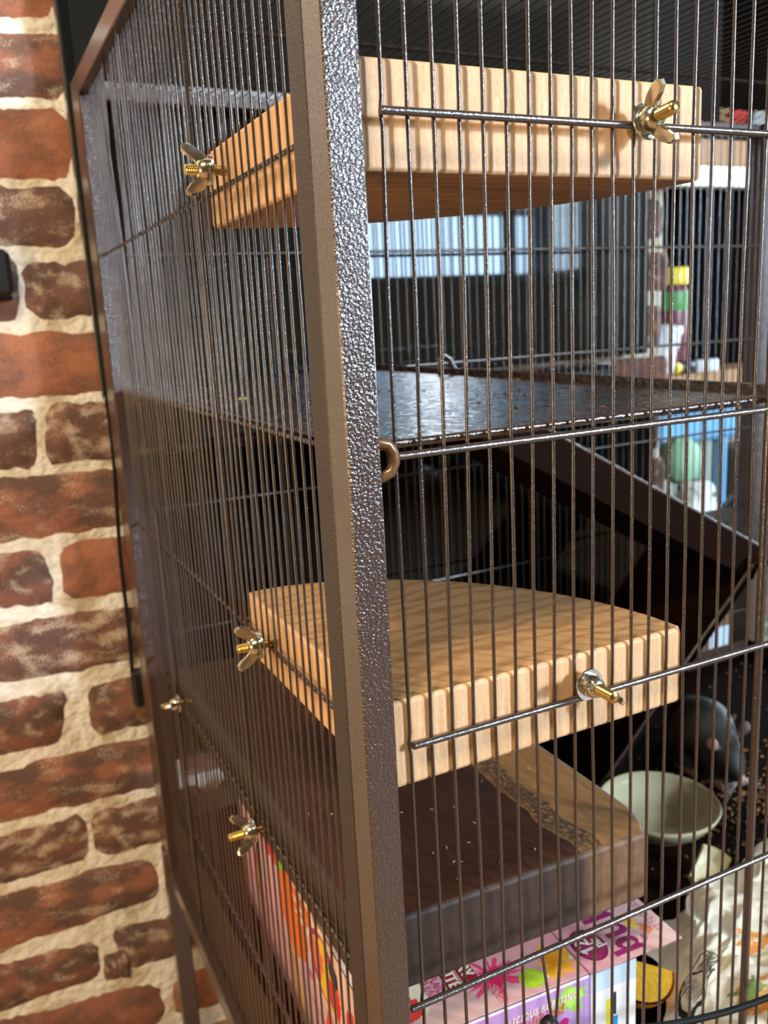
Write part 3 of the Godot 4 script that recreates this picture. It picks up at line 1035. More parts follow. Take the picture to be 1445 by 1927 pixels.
# a thin card: origin o, edges a and b (uv 0..1 along them, v along b), thickness t behind the face
func card(o: Vector3, a: Vector3, b: Vector3, t := 0.0006, flip := false) -> ArrayMesh:
	var n := b.cross(a).normalized() * (-1.0 if flip else 1.0)
	var st := begin()
	for side in [1.0, -1.0]:
		var off: Vector3 = Vector3.ZERO if side > 0 else -n * t
		var order := [[0, 0], [1, 0], [1, 1], [0, 0], [1, 1], [0, 1]]
		if (side > 0) == flip:
			order.reverse()
		for q in order:
			st.set_normal(n * side)
			st.set_uv(Vector2(q[0], q[1]))
			st.add_vertex(o + a * q[0] + b * q[1] + off)
	for e in [[o, a], [o + a, b], [o + a + b, -a], [o + b, -b]]:
		quad(st, e[0], e[0] + e[1], e[0] + e[1] - n * t, e[0] - n * t)
	return st.commit()

func words(text: String, at: Vector3, reading: Vector3, up: Vector3, height: float, c: Color, parent: Node, bold := true, squeeze := 1.0, serif := false) -> void:
	var tm := TextMesh.new()
	tm.text = text
	var f := SystemFont.new()
	f.font_names = PackedStringArray(["Droid Serif" if serif else "Droid Sans"])
	f.font_weight = 700 if bold else 400
	tm.font = f
	tm.font_size = 32
	tm.pixel_size = height / 24.0
	tm.depth = 0.0003
	tm.horizontal_alignment = HORIZONTAL_ALIGNMENT_CENTER
	tm.vertical_alignment = VERTICAL_ALIGNMENT_CENTER
	var key := "ink_%s" % c.to_html()
	if not M.has(key):
		mat(key, c, 0.5)
	var o := mi("lettering", tm, M[key], parent)
	o.transform = Transform3D(Basis(reading.normalized() * squeeze, up.normalized(), reading.cross(up).normalized()), at)

func drink_box() -> void:
	var b := thing("drink_carton", "pink and lilac drink carton lying under the walnut board, end flap open", "box", Vector3(0.1775, -0.5595, -0.0569))
	b.rotation.y = deg_to_rad(-3.0)
	var w := 0.148
	var h := 0.1395
	var d := 0.38
	var pink := rgb(233, 190, 190)
	# top: u from left to right, v from front to back
	var im := gradient(512, 640, rgb(240, 214, 196), rgb(222, 158, 168), rgb(236, 196, 196), rgb(226, 160, 176))
	var U := func(x: float) -> float: return (x + w) / w
	var V := func(z: float) -> float: return -z / d
	blob(im, U.call(-0.118), V.call(-0.038), 0.10, 0.055, rgb(250, 240, 214), 0.1, 3, 1.0)
	blob(im, U.call(-0.121), V.call(-0.026), 0.055, 0.03, rgb(240, 70, 62), 0.25, 5, 1.4)
	blob(im, U.call(-0.058), V.call(-0.027), 0.10, 0.035, rgb(240, 72, 120), 0.85, 1, 3.2)
	blob(im, U.call(-0.056), V.call(-0.027), 0.06, 0.022, rgb(232, 44, 100), 0.4, 2, 2.6)
	blob(im, U.call(-0.012), V.call(-0.020), 0.08, 0.034, rgb(250, 178, 40), 0.55, 6, 2.0)
	blob(im, U.call(-0.016), V.call(-0.022), 0.045, 0.018, rgb(240, 150, 20), 0.5, 7, 2.0)
	blob(im, U.call(-0.002), V.call(-0.018), 0.012, 0.006, rgb(255, 226, 140), 0.1, 8, 2.0)
	blob(im, U.call(-0.036), V.call(-0.0135), 0.062, 0.0225, rgb(172, 214, 34), 0.05, 9, 1.0)
	blob(im, U.call(-0.034), V.call(-0.0125), 0.045, 0.016, rgb(190, 226, 60), 0.05, 9, 1.0)
	blob(im, U.call(-0.026), V.call(-0.0105), 0.01, 0.0035, rgb(232, 246, 190), 0.05, 9, 1.0)
	paint_rect(im, 0, 0, 1, 0.004, rgb(255, 236, 240))
	var top := mi("top_panel", card(Vector3(-w, h, 0), Vector3(w, 0, 0), Vector3(0, 0, -d), 0.0006, true), printed("box_top", im), b)
	# front: lilac
	im = gradient(512, 512, rgb(210, 150, 206), rgb(190, 150, 214), rgb(180, 160, 222), rgb(196, 176, 226))
	paint_rect(im, 0, 0, 1, 0.02, rgb(255, 232, 244))
	blob(im, 0.90, 0.10, 0.085, 0.075, rgb(160, 214, 70), 0.65, 12, 2.4)
	blob(im, 0.91, 0.095, 0.05, 0.05, rgb(186, 232, 106), 0.3, 13, 2.0)
	blob(im, 0.865, 0.215, 0.025, 0.025, rgb(196, 30, 130), 0.05, 14, 1.0)
	paint_rect(im, 0.972, 0.02, 0.976, 1.0, rgb(150, 120, 176))
	mi("front_panel", card(Vector3(-w, h, 0), Vector3(w, 0, 0), Vector3(0, -h, 0)), printed("box_front", im), b)
	# left side: u along depth from front to back, v downwards
	im = gradient(1024, 512, rgb(252, 222, 206), rgb(222, 170, 196), rgb(216, 170, 190), rgb(200, 150, 180))
	for q in [[0.36, 0.02, 0.06, 0.14, rgb(252, 240, 200), 0.1], [0.70, 0.02, 0.085, 0.15, rgb(232, 50, 54), 0.25], [0.605, 0.07, 0.034, 0.13, rgb(240, 240, 200), 0.05], [0.612, 0.075, 0.026, 0.11, rgb(130, 200, 36), 0.05], [0.56, 0.05, 0.02, 0.10, rgb(246, 240, 150), 0.05], [0.54, 0.06, 0.03, 0.03, rgb(246, 120, 70), 0.2], [0.53, 0.30, 0.105, 0.25, rgb(250, 116, 26), 0.1], [0.43, 0.11, 0.04, 0.07, rgb(248, 110, 40), 0.3], [0.45, 0.20, 0.055, 0.022, rgb(252, 224, 190), 0.3], [0.47, 0.13, 0.045, 0.018, rgb(252, 224, 190), 0.3], [0.84, 0.55, 0.022, 0.2, rgb(196, 60, 40), 0.4], [0.842, 0.56, 0.009, 0.1, rgb(226, 190, 90), 0.4], [0.36, 0.02, 0.02, 0.03, rgb(196, 90, 170), 0.3], [0.42, 0.47, 0.018, 0.03, rgb(206, 90, 170), 0.3]]:
		blob(im, q[0], q[1], q[2], q[3], q[4], q[5], int(q[0] * 100.0), 2.0)
	blob(im, 0.32, 0.24, 0.10, 0.215, rgb(252, 226, 214), 0.0, 1, 1.0)
	blob(im, 0.32, 0.24, 0.092, 0.195, rgb(190, 40, 120), 0.0, 1, 1.0)
	blob(im, 0.31, 0.25, 0.076, 0.165, rgb(246, 206, 60), 0.2, 4, 1.6)
	blob(im, 0.36, 0.24, 0.036, 0.12, rgb(244, 110, 80), 0.3, 5, 1.6)
	blob(im, 0.265, 0.3, 0.038, 0.10, rgb(232, 50, 50), 0.15, 6, 1.6)
	blob(im, 0.262, 0.15, 0.026, 0.065, rgb(50, 34, 60), 0.1, 7, 1.6)
	for k in 60:                                                   # red drink below the fruit ring
		var t := k / 59.0
		blob(im, 0.30, 0.48 + 0.5 * t, 0.015 + 0.085 * t, 0.012, rgb(248, 88, 80), 0.0, 1, 1.0)
	for q in [[0.56, 0.72, 0.011, 0.2, rgb(206, 160, 60)], [0.51, 0.82, 0.011, 0.16, rgb(206, 170, 70)], [0.47, 0.88, 0.012, 0.12, rgb(150, 190, 100)], [0.43, 0.92, 0.012, 0.1, rgb(90, 140, 80)], [0.17, 0.35, 0.03, 0.2, rgb(226, 52, 52)]]:
		blob(im, q[0], q[1], q[2], q[3], q[4], 0.2, 3, 1.5)
	mi("left_panel", card(Vector3(-w, h, -d), Vector3(0, 0, d), Vector3(0, -h, 0)), flipped_print("box_left", im), b)
	var inner := mat("box_inner", rgb(226, 222, 212), 0.7)
	mi("back_panel", card(Vector3(0, h, -d), Vector3(-w, 0, 0), Vector3(0, -h, 0)), inner, b)
	mi("bottom_panel", card(Vector3(-w, 0.0006, -d), Vector3(w, 0, 0), Vector3(0, 0, d)), inner, b)
	# open flap, pointing right, nearly level with the top
	var fw := 0.078
	var fd := 0.17
	im = gradient(256, 512, rgb(224, 160, 170), rgb(240, 204, 200), rgb(226, 164, 180), rgb(238, 196, 202))
	var UF := func(x: float) -> float: return x / fw
	var VF := func(z: float) -> float: return -z / fd
	paint_rect(im, 0, 0, 0.012, 1, rgb(150, 100, 110))
	blob(im, UF.call(0.0155), VF.call(-0.0235), 0.155, 0.094, rgb(120, 32, 80), 0.0, 1, 1.0)
	blob(im, UF.call(0.0155), VF.call(-0.0235), 0.135, 0.082, rgb(160, 44, 100), 0.0, 1, 1.0)
	blob(im, UF.call(0.056), VF.call(-0.030), 0.07, 0.05, rgb(250, 200, 90), 0.4, 4, 2.0)
	blob(im, UF.call(0.062), VF.call(-0.019), 0.055, 0.03, rgb(246, 140, 90), 0.3, 5, 2.0)
	blob(im, UF.call(0.055), VF.call(-0.0125), 0.03, 0.02, rgb(206, 110, 150), 0.1, 6, 2.0)
	var tilt := Vector3(1, 0.005, 0)
	mi("end_flap", card(Vector3(0.0005, h, 0.001), tilt * fw, Vector3(0, 0, -fd), 0.0006, true), printed("box_flap", im), b)
	# white inner tab with printer's colour squares
	im = gradient(256, 512, rgb(206, 226, 240), rgb(190, 216, 236), rgb(240, 240, 240), rgb(232, 236, 240))
	paint_rect(im, 0, 0.12, 1, 1, rgb(240, 242, 242))
	paint_rect(im, 0, 0, 0.04, 1, rgb(176, 130, 190))
	for q in [[0.36, 0.19, 0.44, rgb(246, 232, 40)], [0.36, 0.36, 0.54, rgb(206, 24, 116)], [0.36, 0.45, 0.63, rgb(232, 110, 170)]]:
		paint_rect(im, q[0], q[1], q[0] + 0.13, q[2], q[3])
	paint_rect(im, 0.36, 0.63, 0.5, 0.66, rgb(240, 242, 242))
	paint_rect(im, 0.49, 0.16, 0.58, 0.30, rgb(34, 34, 38))
	paint_rect(im, 0.49, 0.31, 0.62, 0.53, rgb(30, 150, 222))
	paint_rect(im, 0.44, 0.64, 0.62, 0.80, rgb(232, 70, 60))
	paint_rect(im, 0.30, 0.64, 0.36, 0.72, rgb(170, 170, 172))
	mi("inner_tab", card(Vector3(0.0005, h - 0.002, -0.0005), Vector3(0.0385, 0, 0.001), Vector3(0, -h + 0.01, 0)), printed("box_tab", im), b)
	# lettering
	var e := 0.0004
	var back := Vector3(0, 0, -1)
	var left := Vector3(-1, 0, 0)
	var right := Vector3(1, 0, 0)
	var front := Vector3(0, 0, 1)
	words("12", Vector3(0.0125, h + e, -0.0215), back, left, 0.0108, rgb(252, 244, 224), b, true, 0.9)
	words("pk", Vector3(0.0225, h + e, -0.0215), back, left, 0.007, rgb(252, 244, 224), b, true, 0.9)
	words("bub", Vector3(0.040, h + e, -0.0285), back, left, 0.0225, rgb(152, 28, 104), b, true, 0.98)
	words("12 FL OZ (355 mL) CANS", Vector3(0.0715, h + e, -0.045), back, left, 0.0055, rgb(196, 122, 150), b, false, 0.85)
	# maroon plaques with cream letters on the top panel
	var plaque := mat("plaque", rgb(158, 26, 44), 0.5)
	mi("plaque", card(Vector3(-0.0905, h + 0.0002, -0.026), Vector3(0.0105, 0, 0), Vector3(0, 0, -0.046), 0.0004, true), plaque, b)
	mi("plaque", card(Vector3(-0.0785, h + 0.0002, -0.031), Vector3(0.011, 0, 0), Vector3(0, 0, -0.046), 0.0004, true), plaque, b)
	words("GRAVITE", Vector3(-0.0852, h + 0.0006, -0.049), front, right, 0.0088, rgb(250, 236, 214), b, true, 0.85)
	words("R BERRY", Vector3(-0.0729, h + 0.0006, -0.054), front, right, 0.009, rgb(250, 236, 214), b, true, 0.85)
	words("POPPING FLAVOR", Vector3(-0.0955, h + e, -0.047), front, right, 0.0052, rgb(200, 84, 150), b, false, 0.8)
	words("SWEETENED JUICE", Vector3(-0.1025, h + e, -0.047), front, right, 0.0052, rgb(200, 84, 150), b, false, 0.8)
	words("SPLASH", Vector3(-0.063, h + e, -0.0115), front, right, 0.0045, rgb(226, 150, 160), b, false, 0.8)
	words("DELICIOUS BURSTING", Vector3(-0.040, h - 0.0125, e), Vector3(1, 0.03, 0), Vector3(0.1, 1, 0), 0.0052, rgb(248, 226, 216), b, true, 0.85)
	words("Bubbles!", Vector3(-0.038, h - 0.0195, e), Vector3(1, 0.06, 0), Vector3(0.1, 1, 0), 0.0085, rgb(224, 120, 110), b, true, 0.8)
	top.set_meta("label", "pink printed top panel")

func flipped_print(called: String, im: Image) -> StandardMaterial3D:
	im.flip_x()
	return printed(called, im)

# ------------------------------------------------------------------ bowl, cloth, fruit, crumbs
func cage_things() -> void:
	var cer := mat("ceramic", rgb(196, 188, 152), 0.15)
	var bp := [Vector2(0.0, 0.0), Vector2(0.034, 0.0), Vector2(0.037, 0.0015), Vector2(0.0375, 0.004), Vector2(0.053, 0.013), Vector2(0.0642, 0.0275), Vector2(0.0662, 0.0318), Vector2(0.0652, 0.0336), Vector2(0.0628, 0.033), Vector2(0.0595, 0.027), Vector2(0.049, 0.0145), Vector2(0.034, 0.0072), Vector2(0.0, 0.0058)]
	var bw := mi("food_bowl", lathe(bp, 56), cer)
	bw.position = Vector3(0.493, -0.56, -0.322)
	tag(bw, "round cream ceramic bowl on the dark cage floor", "bowl")
	# crumpled printed cloth
	var tex := cloth_print()
	var cm := mat("printed_cloth", Color.WHITE, 0.85)
	cm.albedo_texture = tex
	var cl := mi("printed_cloth", cloth_mesh(), cm)
	tag(cl, "crumpled cream cloth printed with a black and white rooster feather, lying on cage floor", "cloth")
	# orange wedge
	var o := thing("orange_wedge", "cut wedge of orange beside the open end of the pink carton", "orange", Vector3(0.298, -0.558, -0.147))
	var st := begin()
	var R := 0.036
	var seg := 14
	for i in seg:
		for j in 10:
			var p := func(a: int, c: int) -> Vector3:
				var th := PI * a / seg
				var ph := -0.75 + 1.5 * c / 10.0
				return Vector3(cos(th) * R * 1.05, -sin(th) * cos(ph) * R, sin(th) * sin(ph) * R)
			tri(st, p.call(i, j), p.call(i + 1, j + 1), p.call(i + 1, j))
			tri(st, p.call(i, j), p.call(i, j + 1), p.call(i + 1, j + 1))
	var rind := mi("rind", st.commit(), mat("orange_rind", rgb(238, 142, 24), 0.45), o)
	st = begin()
	for s in [-1, 1]:
		for i in seg:
			var q := func(a: int, k: float) -> Vector3:
				var th := PI * a / seg
				return Vector3(cos(th) * R * 1.05 * k, -sin(th) * cos(0.75) * R * k, sin(th) * sin(0.75 * s) * R * k)
			var a0: Vector3 = q.call(i, 0.94)
			var a1: Vector3 = q.call(i + 1, 0.94)
			if s > 0:
				tri(st, Vector3.ZERO, a1, a0)
			else:
				tri(st, Vector3.ZERO, a0, a1)
	var om := mat("orange_flesh", Color.WHITE, 0.35)
	om.albedo_texture = noise_tex(0.03, 256, false, 1.0, FastNoiseLite.TYPE_SIMPLEX_SMOOTH, 4, ramp([[0.0, rgb(190, 128, 14)], [0.5, rgb(212, 156, 26)], [1.0, rgb(226, 186, 60)]]), 51)
	triplanar(om, 24.0)
	var fl := mi("flesh", st.commit(), om, o)
	fl.scale = Vector3.ONE * 1.0
	rind.scale = Vector3.ONE
	o.basis = Basis(Vector3.BACK, deg_to_rad(-24.0)) * Basis(Vector3.UP, deg_to_rad(-22.0)) * Basis(Vector3.RIGHT, deg_to_rad(-14.0))
	o.position = Vector3(0.300, -0.5265, -0.148)
	# pale rind of melon
	var me := thing("melon_rind", "pale curved piece of melon rind lying between bowl and cloth", "fruit", Vector3(0.463, -0.556, -0.225))
	var shell := grid(18, 10, func(u, v):
		var a: float = lerpf(-1.25, 1.25, u)
		var b: float = lerpf(-0.62, 0.62, v)
		return Vector3(sin(a) * 0.031 * cos(b), 0.026 - cos(a) * 0.024 * cos(b) + 0.002 * nz.get_noise_2d(u * 5.0, v * 5.0), sin(b) * 0.022))
	var mm := mat("melon_flesh", rgb(206, 200, 164), 0.5)
	mi("flesh", shell, mm, me)
	var skin := grid(18, 10, func(u, v):
		var a: float = lerpf(-1.27, 1.27, u)
		var b: float = lerpf(-0.66, 0.66, v)
		return Vector3(sin(a) * 0.0335 * cos(b), 0.0255 - cos(a) * 0.0275 * cos(b), -sin(b) * 0.024))
	mi("skin", skin, mat("melon_skin", rgb(190, 186, 110), 0.5), me)
	me.rotation = Vector3(0.25, 0.5, 0.1)
	# crumbs
	st = begin()
	for k in 900:
		var p := Vector3(rng.randf_range(0.22, 0.95), -0.5595, rng.randf_range(-0.6, -0.05))
		if k > 300:
			p = Vector3(0.62 + rng.randfn() * 0.09, -0.5595, -0.30 + rng.randfn() * 0.07)
		if Vector2(p.x - 0.493, p.z + 0.322).length() < 0.045:
			continue
		var s := rng.randf_range(0.0008, 0.0032)
		var v := Vector3(rng.randf_range(-1, 1), 0.2, rng.randf_range(-1, 1)).normalized() * s
		tube_into(st, [p - v, p + Vector3(0, s * 0.5, 0), p + v], s * 0.55, 5, [s * 0.2, s * 0.6, s * 0.2])
	var crm := mat("crumb", Color.WHITE, 0.8)
	crm.albedo_texture = noise_tex(0.02, 128, false, 1.0, FastNoiseLite.TYPE_SIMPLEX_SMOOTH, 3, ramp([[0.0, rgb(90, 56, 30)], [0.5, rgb(150, 104, 58)], [1.0, rgb(206, 170, 110)]]), 61)
	triplanar(crm, 9.0)
	var cr := mi("crumbs", st.commit(), crm)
	tag(cr, "brown and yellow food crumbs scattered over the dark cage floor", "crumbs")
	cr.set_meta("kind", "stuff")
	var sp: Array = [[0.655, -0.288, 0.4, "yellow straw stalk on the cage floor, the one nearer the bowl"], [0.672, -0.276, 0.8, "yellow straw stalk on the cage floor, the one farther from the bowl"]]
	var gold := mat("straw_gold", rgb(204, 150, 50), 0.5)
	for q in sp:
		var l := Vector3(cos(q[2]), 0.05, sin(q[2])) * 0.02
		var p := Vector3(q[0], -0.558, q[1])
		tag(mi("straw", tube([p - l, p + Vector3(0, 0.001, 0), p + l], 0.0013, 7), gold), q[3], "straw", "straw stalks right of the bowl")
	# crumbs on the metal shelf
	st = begin()
	for k in 60:
		var p := Vector3(rng.randf_range(0.15, 0.29), -0.0398, rng.randf_range(-0.3, -0.02))
		var s := rng.randf_range(0.0004, 0.0011)
		tube_into(st, [p - Vector3(s, 0, s), p + Vector3(0, s * 0.6, 0), p + Vector3(s, 0, s)], s * 0.5, 5)
	var c2 := mi("shelf_crumbs", st.commit(), crm)
	tag(c2, "tiny pale crumbs scattered on the upper metal shelf", "crumbs")
	c2.set_meta("kind", "stuff")
	for q in [[0.055, -0.33, 0.006], [0.045, -0.12, 0.004]]:
		var lf := mi("leaf_scrap", box(Vector3(-q[2], 0, -q[2] * 0.5), Vector3(q[2], 0.001, q[2] * 0.5), 0.0004), mat("leaf_yellow", rgb(176, 166, 70), 0.7))
		lf.position = Vector3(q[0], -0.0399, q[1])
		lf.rotation.y = q[2] * 200.0
		tag(lf, "larger yellowish leaf scrap at the back of the upper shelf" if q[2] > 0.005 else "smaller dull yellow scrap near the front of the upper shelf", "scrap")

func cloth_print() -> ImageTexture:
	var im := gradient(1024, 768, rgb(226, 218, 196), rgb(232, 226, 206), rgb(222, 212, 188), rgb(230, 222, 200))
	for y in range(0, 768, 1):
		for x in range(0, 1024, 1):
			var n := nz.get_noise_2d(x * 0.012, y * 0.012) * 0.5 + nz.get_noise_2d(x * 0.2, y * 0.2) * 0.12
			im.set_pixel(x, y, im.get_pixel(x, y).darkened(clampf(n * 0.12, 0.0, 0.2)))
	# black and white feather motif
	var ink := rgb(28, 26, 24)
	blob(im, 0.123, 0.48, 0.078, 0.098, ink, 0.1, 4, 1.2)
	blob(im, 0.128, 0.475, 0.068, 0.086, rgb(228, 220, 198), 0.1, 4, 1.2)
	for k in 9:
		var t := k / 8.0
		blob(im, 0.083 + 0.035 * t, 0.415 + 0.125 * t, 0.026, 0.0045, ink, 0.25, k, 2.0)
		blob(im, 0.160 + 0.012 * t, 0.415 + 0.125 * t, 0.026, 0.0050, ink, 0.25, k + 20, 2.0)
	for k in 30:
		var t := k / 29.0
		blob(im, 0.116 + 0.03 * sin(t * 2.6), 0.40 + 0.16 * t, 0.004, 0.006, ink, 0.1, k, 1.0)
	blob(im, 0.043, 0.56, 0.03, 0.05, ink, 0.6, 8, 2.0)
	blob(im, 0.053, 0.72, 0.014, 0.06, ink, 0.8, 18, 3.0)
	blob(im, 0.038, 0.86, 0.034, 0.04, rgb(168, 36, 34), 0.6, 19, 2.2)
	blob(im, 0.078, 0.83, 0.016, 0.045, ink, 0.7, 28, 3.0)
	blob(im, 0.118, 0.84, 0.018, 0.026, rgb(186, 44, 36), 0.4, 29, 2.2)
	# orange blossoms and green stems
	for q in [[0.33, 0.46], [0.40, 0.70], [0.24, 0.74], [0.56, 0.32], [0.68, 0.56], [0.8, 0.3], [0.62, 0.86], [0.88, 0.75]]:
		for k in 7:
			var a := TAU * k / 7.0
			blob(im, q[0] + cos(a) * 0.032, q[1] + sin(a) * 0.05, 0.026, 0.014, rgb(214, 138, 60), 0.5, k + int(q[0] * 90.0), 2.0)
		blob(im, q[0], q[1], 0.018, 0.024, rgb(236, 196, 130), 0.3, 3, 2.0)
	for q in [[0.19, 0.66], [0.3, 0.84], [0.44, 0.52], [0.36, 0.6], [0.7, 0.72], [0.56, 0.48], [0.9, 0.5], [0.28, 0.9]]:
		for k in 26:
			var t := k / 25.0
			blob(im, q[0] + 0.07 * t, q[1] + 0.05 * sin(t * 3.0), 0.005, 0.006, rgb(112, 140, 74), 0.1, k, 1.0)
		blob(im, q[0] + 0.035, q[1] + 0.065, 0.026, 0.022, rgb(128, 158, 88), 0.4, 3, 1.4)
	return ImageTexture.create_from_image(im)

func cloth_mesh() -> ArrayMesh:
	var nx := 90
	var ny := 66
	var pts: Array[Vector3] = []
	for j in ny + 1:
		for i in nx + 1:
			var u := float(i) / nx
			var v := float(j) / ny
			var x := lerpf(lerpf(0.35, 0.246, v), 0.67, u) + 0.02 * nz.get_noise_2d(v * 3.0, u * 1.2) 
			var z := lerpf(lerpf(-0.19, -0.24, clampf(u * 1.6, 0.0, 1.0)), -0.025, v) + 0.02 * nz.get_noise_2d(u * 3.0 + 9.0, v * 1.0)
			var e := clampf(minf(minf(u, 1.0 - u), minf(v, 1.0 - v)) * 6.0, 0.0, 1.0)
			var ridge := pow(1.0 - absf(nz.get_noise_2d(u * 1.7 + 4.0, v * 1.3)), 4.0)
			var ridge2 := pow(1.0 - absf(nz.get_noise_2d((u + v) * 2.0, (u - v) * 2.6 + 8.0)), 5.0)
			var y := 0.004 + e * (0.004 + 0.013 * ridge + 0.012 * ridge2 * clampf(u * 3.0, 0.2, 1.0))
			y += 0.042 * e * clampf((u - 0.5) * 2.4, 0.0, 1.0) * (1.0 - v) + 0.0012 * nz.get_noise_2d(u * 9.0, v * 7.0)
			pts.append(Vector3(x, -0.558 + y, z))
	return grid_mesh(pts, nx, ny)

# ------------------------------------------------------------------ the rat
func smin(a: float, b: float, k: float) -> float:
	var h := clampf(0.5 + 0.5 * (b - a) / k, 0.0, 1.0)
	return lerpf(b, a, h) - k * h * (1.0 - h)

func cone_dist(p: Vector3, c: Array) -> float:
	var a: Vector3 = c[0]
	var b: Vector3 = c[1]
	var t := clampf((p - a).dot(b - a) / maxf((b - a).length_squared(), 1e-9), 0.0, 1.0)
	return p.distance_to(a.lerp(b, t)) - lerpf(c[2], c[3], t)

func rat() -> void:
	var o := thing("rat", "dark grey rat hunched on the cage floor behind the cream bowl", "rat", Vector3(0.634, -0.56, -0.385))
	o.scale = Vector3(0.84, 0.95, 0.84)
	var V := func(x: float, y: float, z: float) -> Vector3: return Vector3(x, y, z)
	# local frame: nose towards +z and a little -x
	var bones := [
		[V.call(0.012, 0.046, -0.040), V.call(0.004, 0.052, -0.012), 0.042, 0.040, 0.02],
		[V.call(0.004, 0.050, -0.012), V.call(-0.004, 0.040, 0.026), 0.038, 0.027, 0.02],
		[V.call(-0.004, 0.042, 0.026), V.call(-0.010, 0.036, 0.050), 0.023, 0.0195, 0.014],
		[V.call(-0.010, 0.035, 0.050), V.call(-0.017, 0.022, 0.078), 0.0185, 0.0065, 0.01],
		[V.call(0.022, 0.064, 0.040), V.call(0.027, 0.071, 0.042), 0.0055, 0.0085, 0.003],
		[V.call(-0.030, 0.056, 0.040), V.call(-0.037, 0.063, 0.042), 0.0055, 0.0085, 0.003],
		[V.call(0.018, 0.03, 0.022), V.call(0.016, 0.006, 0.046), 0.013, 0.0055, 0.008],
		[V.call(0.016, 0.006, 0.046), V.call(0.013, 0.005, 0.060), 0.0055, 0.0042, 0.003],
		[V.call(-0.022, 0.03, 0.022), V.call(-0.026, 0.006, 0.044), 0.013, 0.0055, 0.008],
		[V.call(-0.026, 0.006, 0.044), V.call(-0.029, 0.005, 0.058), 0.0055, 0.0042, 0.003],
		[V.call(0.038, 0.03, -0.036), V.call(0.044, 0.012, -0.008), 0.024, 0.012, 0.012],
		[V.call(0.044, 0.008, -0.022), V.call(0.044, 0.006, 0.014), 0.008, 0.0055, 0.004],
		[V.call(-0.018, 0.03, -0.040), V.call(-0.032, 0.012, -0.012), 0.024, 0.012, 0.012],
		[V.call(-0.033, 0.008, -0.024), V.call(-0.036, 0.006, 0.010), 0.008, 0.0055, 0.004],
		[V.call(0.016, 0.02, -0.078), V.call(0.045, 0.008, -0.112), 0.009, 0.0055, 0.006],
		[V.call(0.045, 0.008, -0.112), V.call(0.10, 0.006, -0.115), 0.0055, 0.0042, 0.004],
		[V.call(0.10, 0.006, -0.115), V.call(0.155, 0.005, -0.09), 0.0042, 0.0026, 0.003],
	]
	var lo := Vector3(-0.06, -0.004, -0.13)
	var cell := 0.0034
	var dims := Vector3i(66, 32, 64)
	var field := PackedFloat32Array()
	field.resize(dims.x * dims.y * dims.z)
	for z in dims.z:
		for y in dims.y:
			for x in dims.x:
				var p := lo + Vector3(x, y, z) * cell
				var d := 1.0
				for b in bones:
					if absf(p.x - b[0].x) > 0.14 or absf(p.z - b[0].z) > 0.12:
						continue
					d = smin(d, cone_dist(p, b), b[4])
				field[(z * dims.y + y) * dims.x + x] = d
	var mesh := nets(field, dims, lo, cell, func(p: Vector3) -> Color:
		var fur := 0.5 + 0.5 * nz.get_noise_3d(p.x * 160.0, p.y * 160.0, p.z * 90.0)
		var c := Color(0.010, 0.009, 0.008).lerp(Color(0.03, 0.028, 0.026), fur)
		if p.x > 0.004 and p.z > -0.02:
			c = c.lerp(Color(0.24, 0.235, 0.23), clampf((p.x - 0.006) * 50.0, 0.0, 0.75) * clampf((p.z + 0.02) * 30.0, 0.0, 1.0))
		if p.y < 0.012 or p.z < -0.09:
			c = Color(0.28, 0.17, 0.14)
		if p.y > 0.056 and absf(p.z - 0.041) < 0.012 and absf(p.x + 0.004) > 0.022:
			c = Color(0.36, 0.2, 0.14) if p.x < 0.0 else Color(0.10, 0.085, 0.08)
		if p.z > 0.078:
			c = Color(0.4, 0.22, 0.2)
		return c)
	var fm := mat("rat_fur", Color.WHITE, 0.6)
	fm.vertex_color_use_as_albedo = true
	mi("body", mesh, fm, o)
	var eye := SphereMesh.new()
	eye.radius = 0.0034
	eye.height = 0.0068
	eye.radial_segments = 16
	eye.rings = 8
	var em := mat("rat_eye", rgb(8, 8, 8), 0.05)
	for p in [Vector3(0.0035, 0.039, 0.060), Vector3(-0.0275, 0.037, 0.057)]:
		mi("eye", eye, em, o).position = p
	var st := begin()
	for s in [-1, 1]:
		for k in 5:
			var a := Vector3(-0.016 + s * 0.005, 0.022, 0.076)
			tube_into(st, [a, a + Vector3(s * 0.016, 0.004 - k * 0.003, 0.004), a + Vector3(s * 0.03, 0.002 - k * 0.005, -0.002 + k * 0.002)], 0.0002, 4)
	mi("whiskers", st.commit(), mat("whisker", rgb(210, 206, 200), 0.4), o)

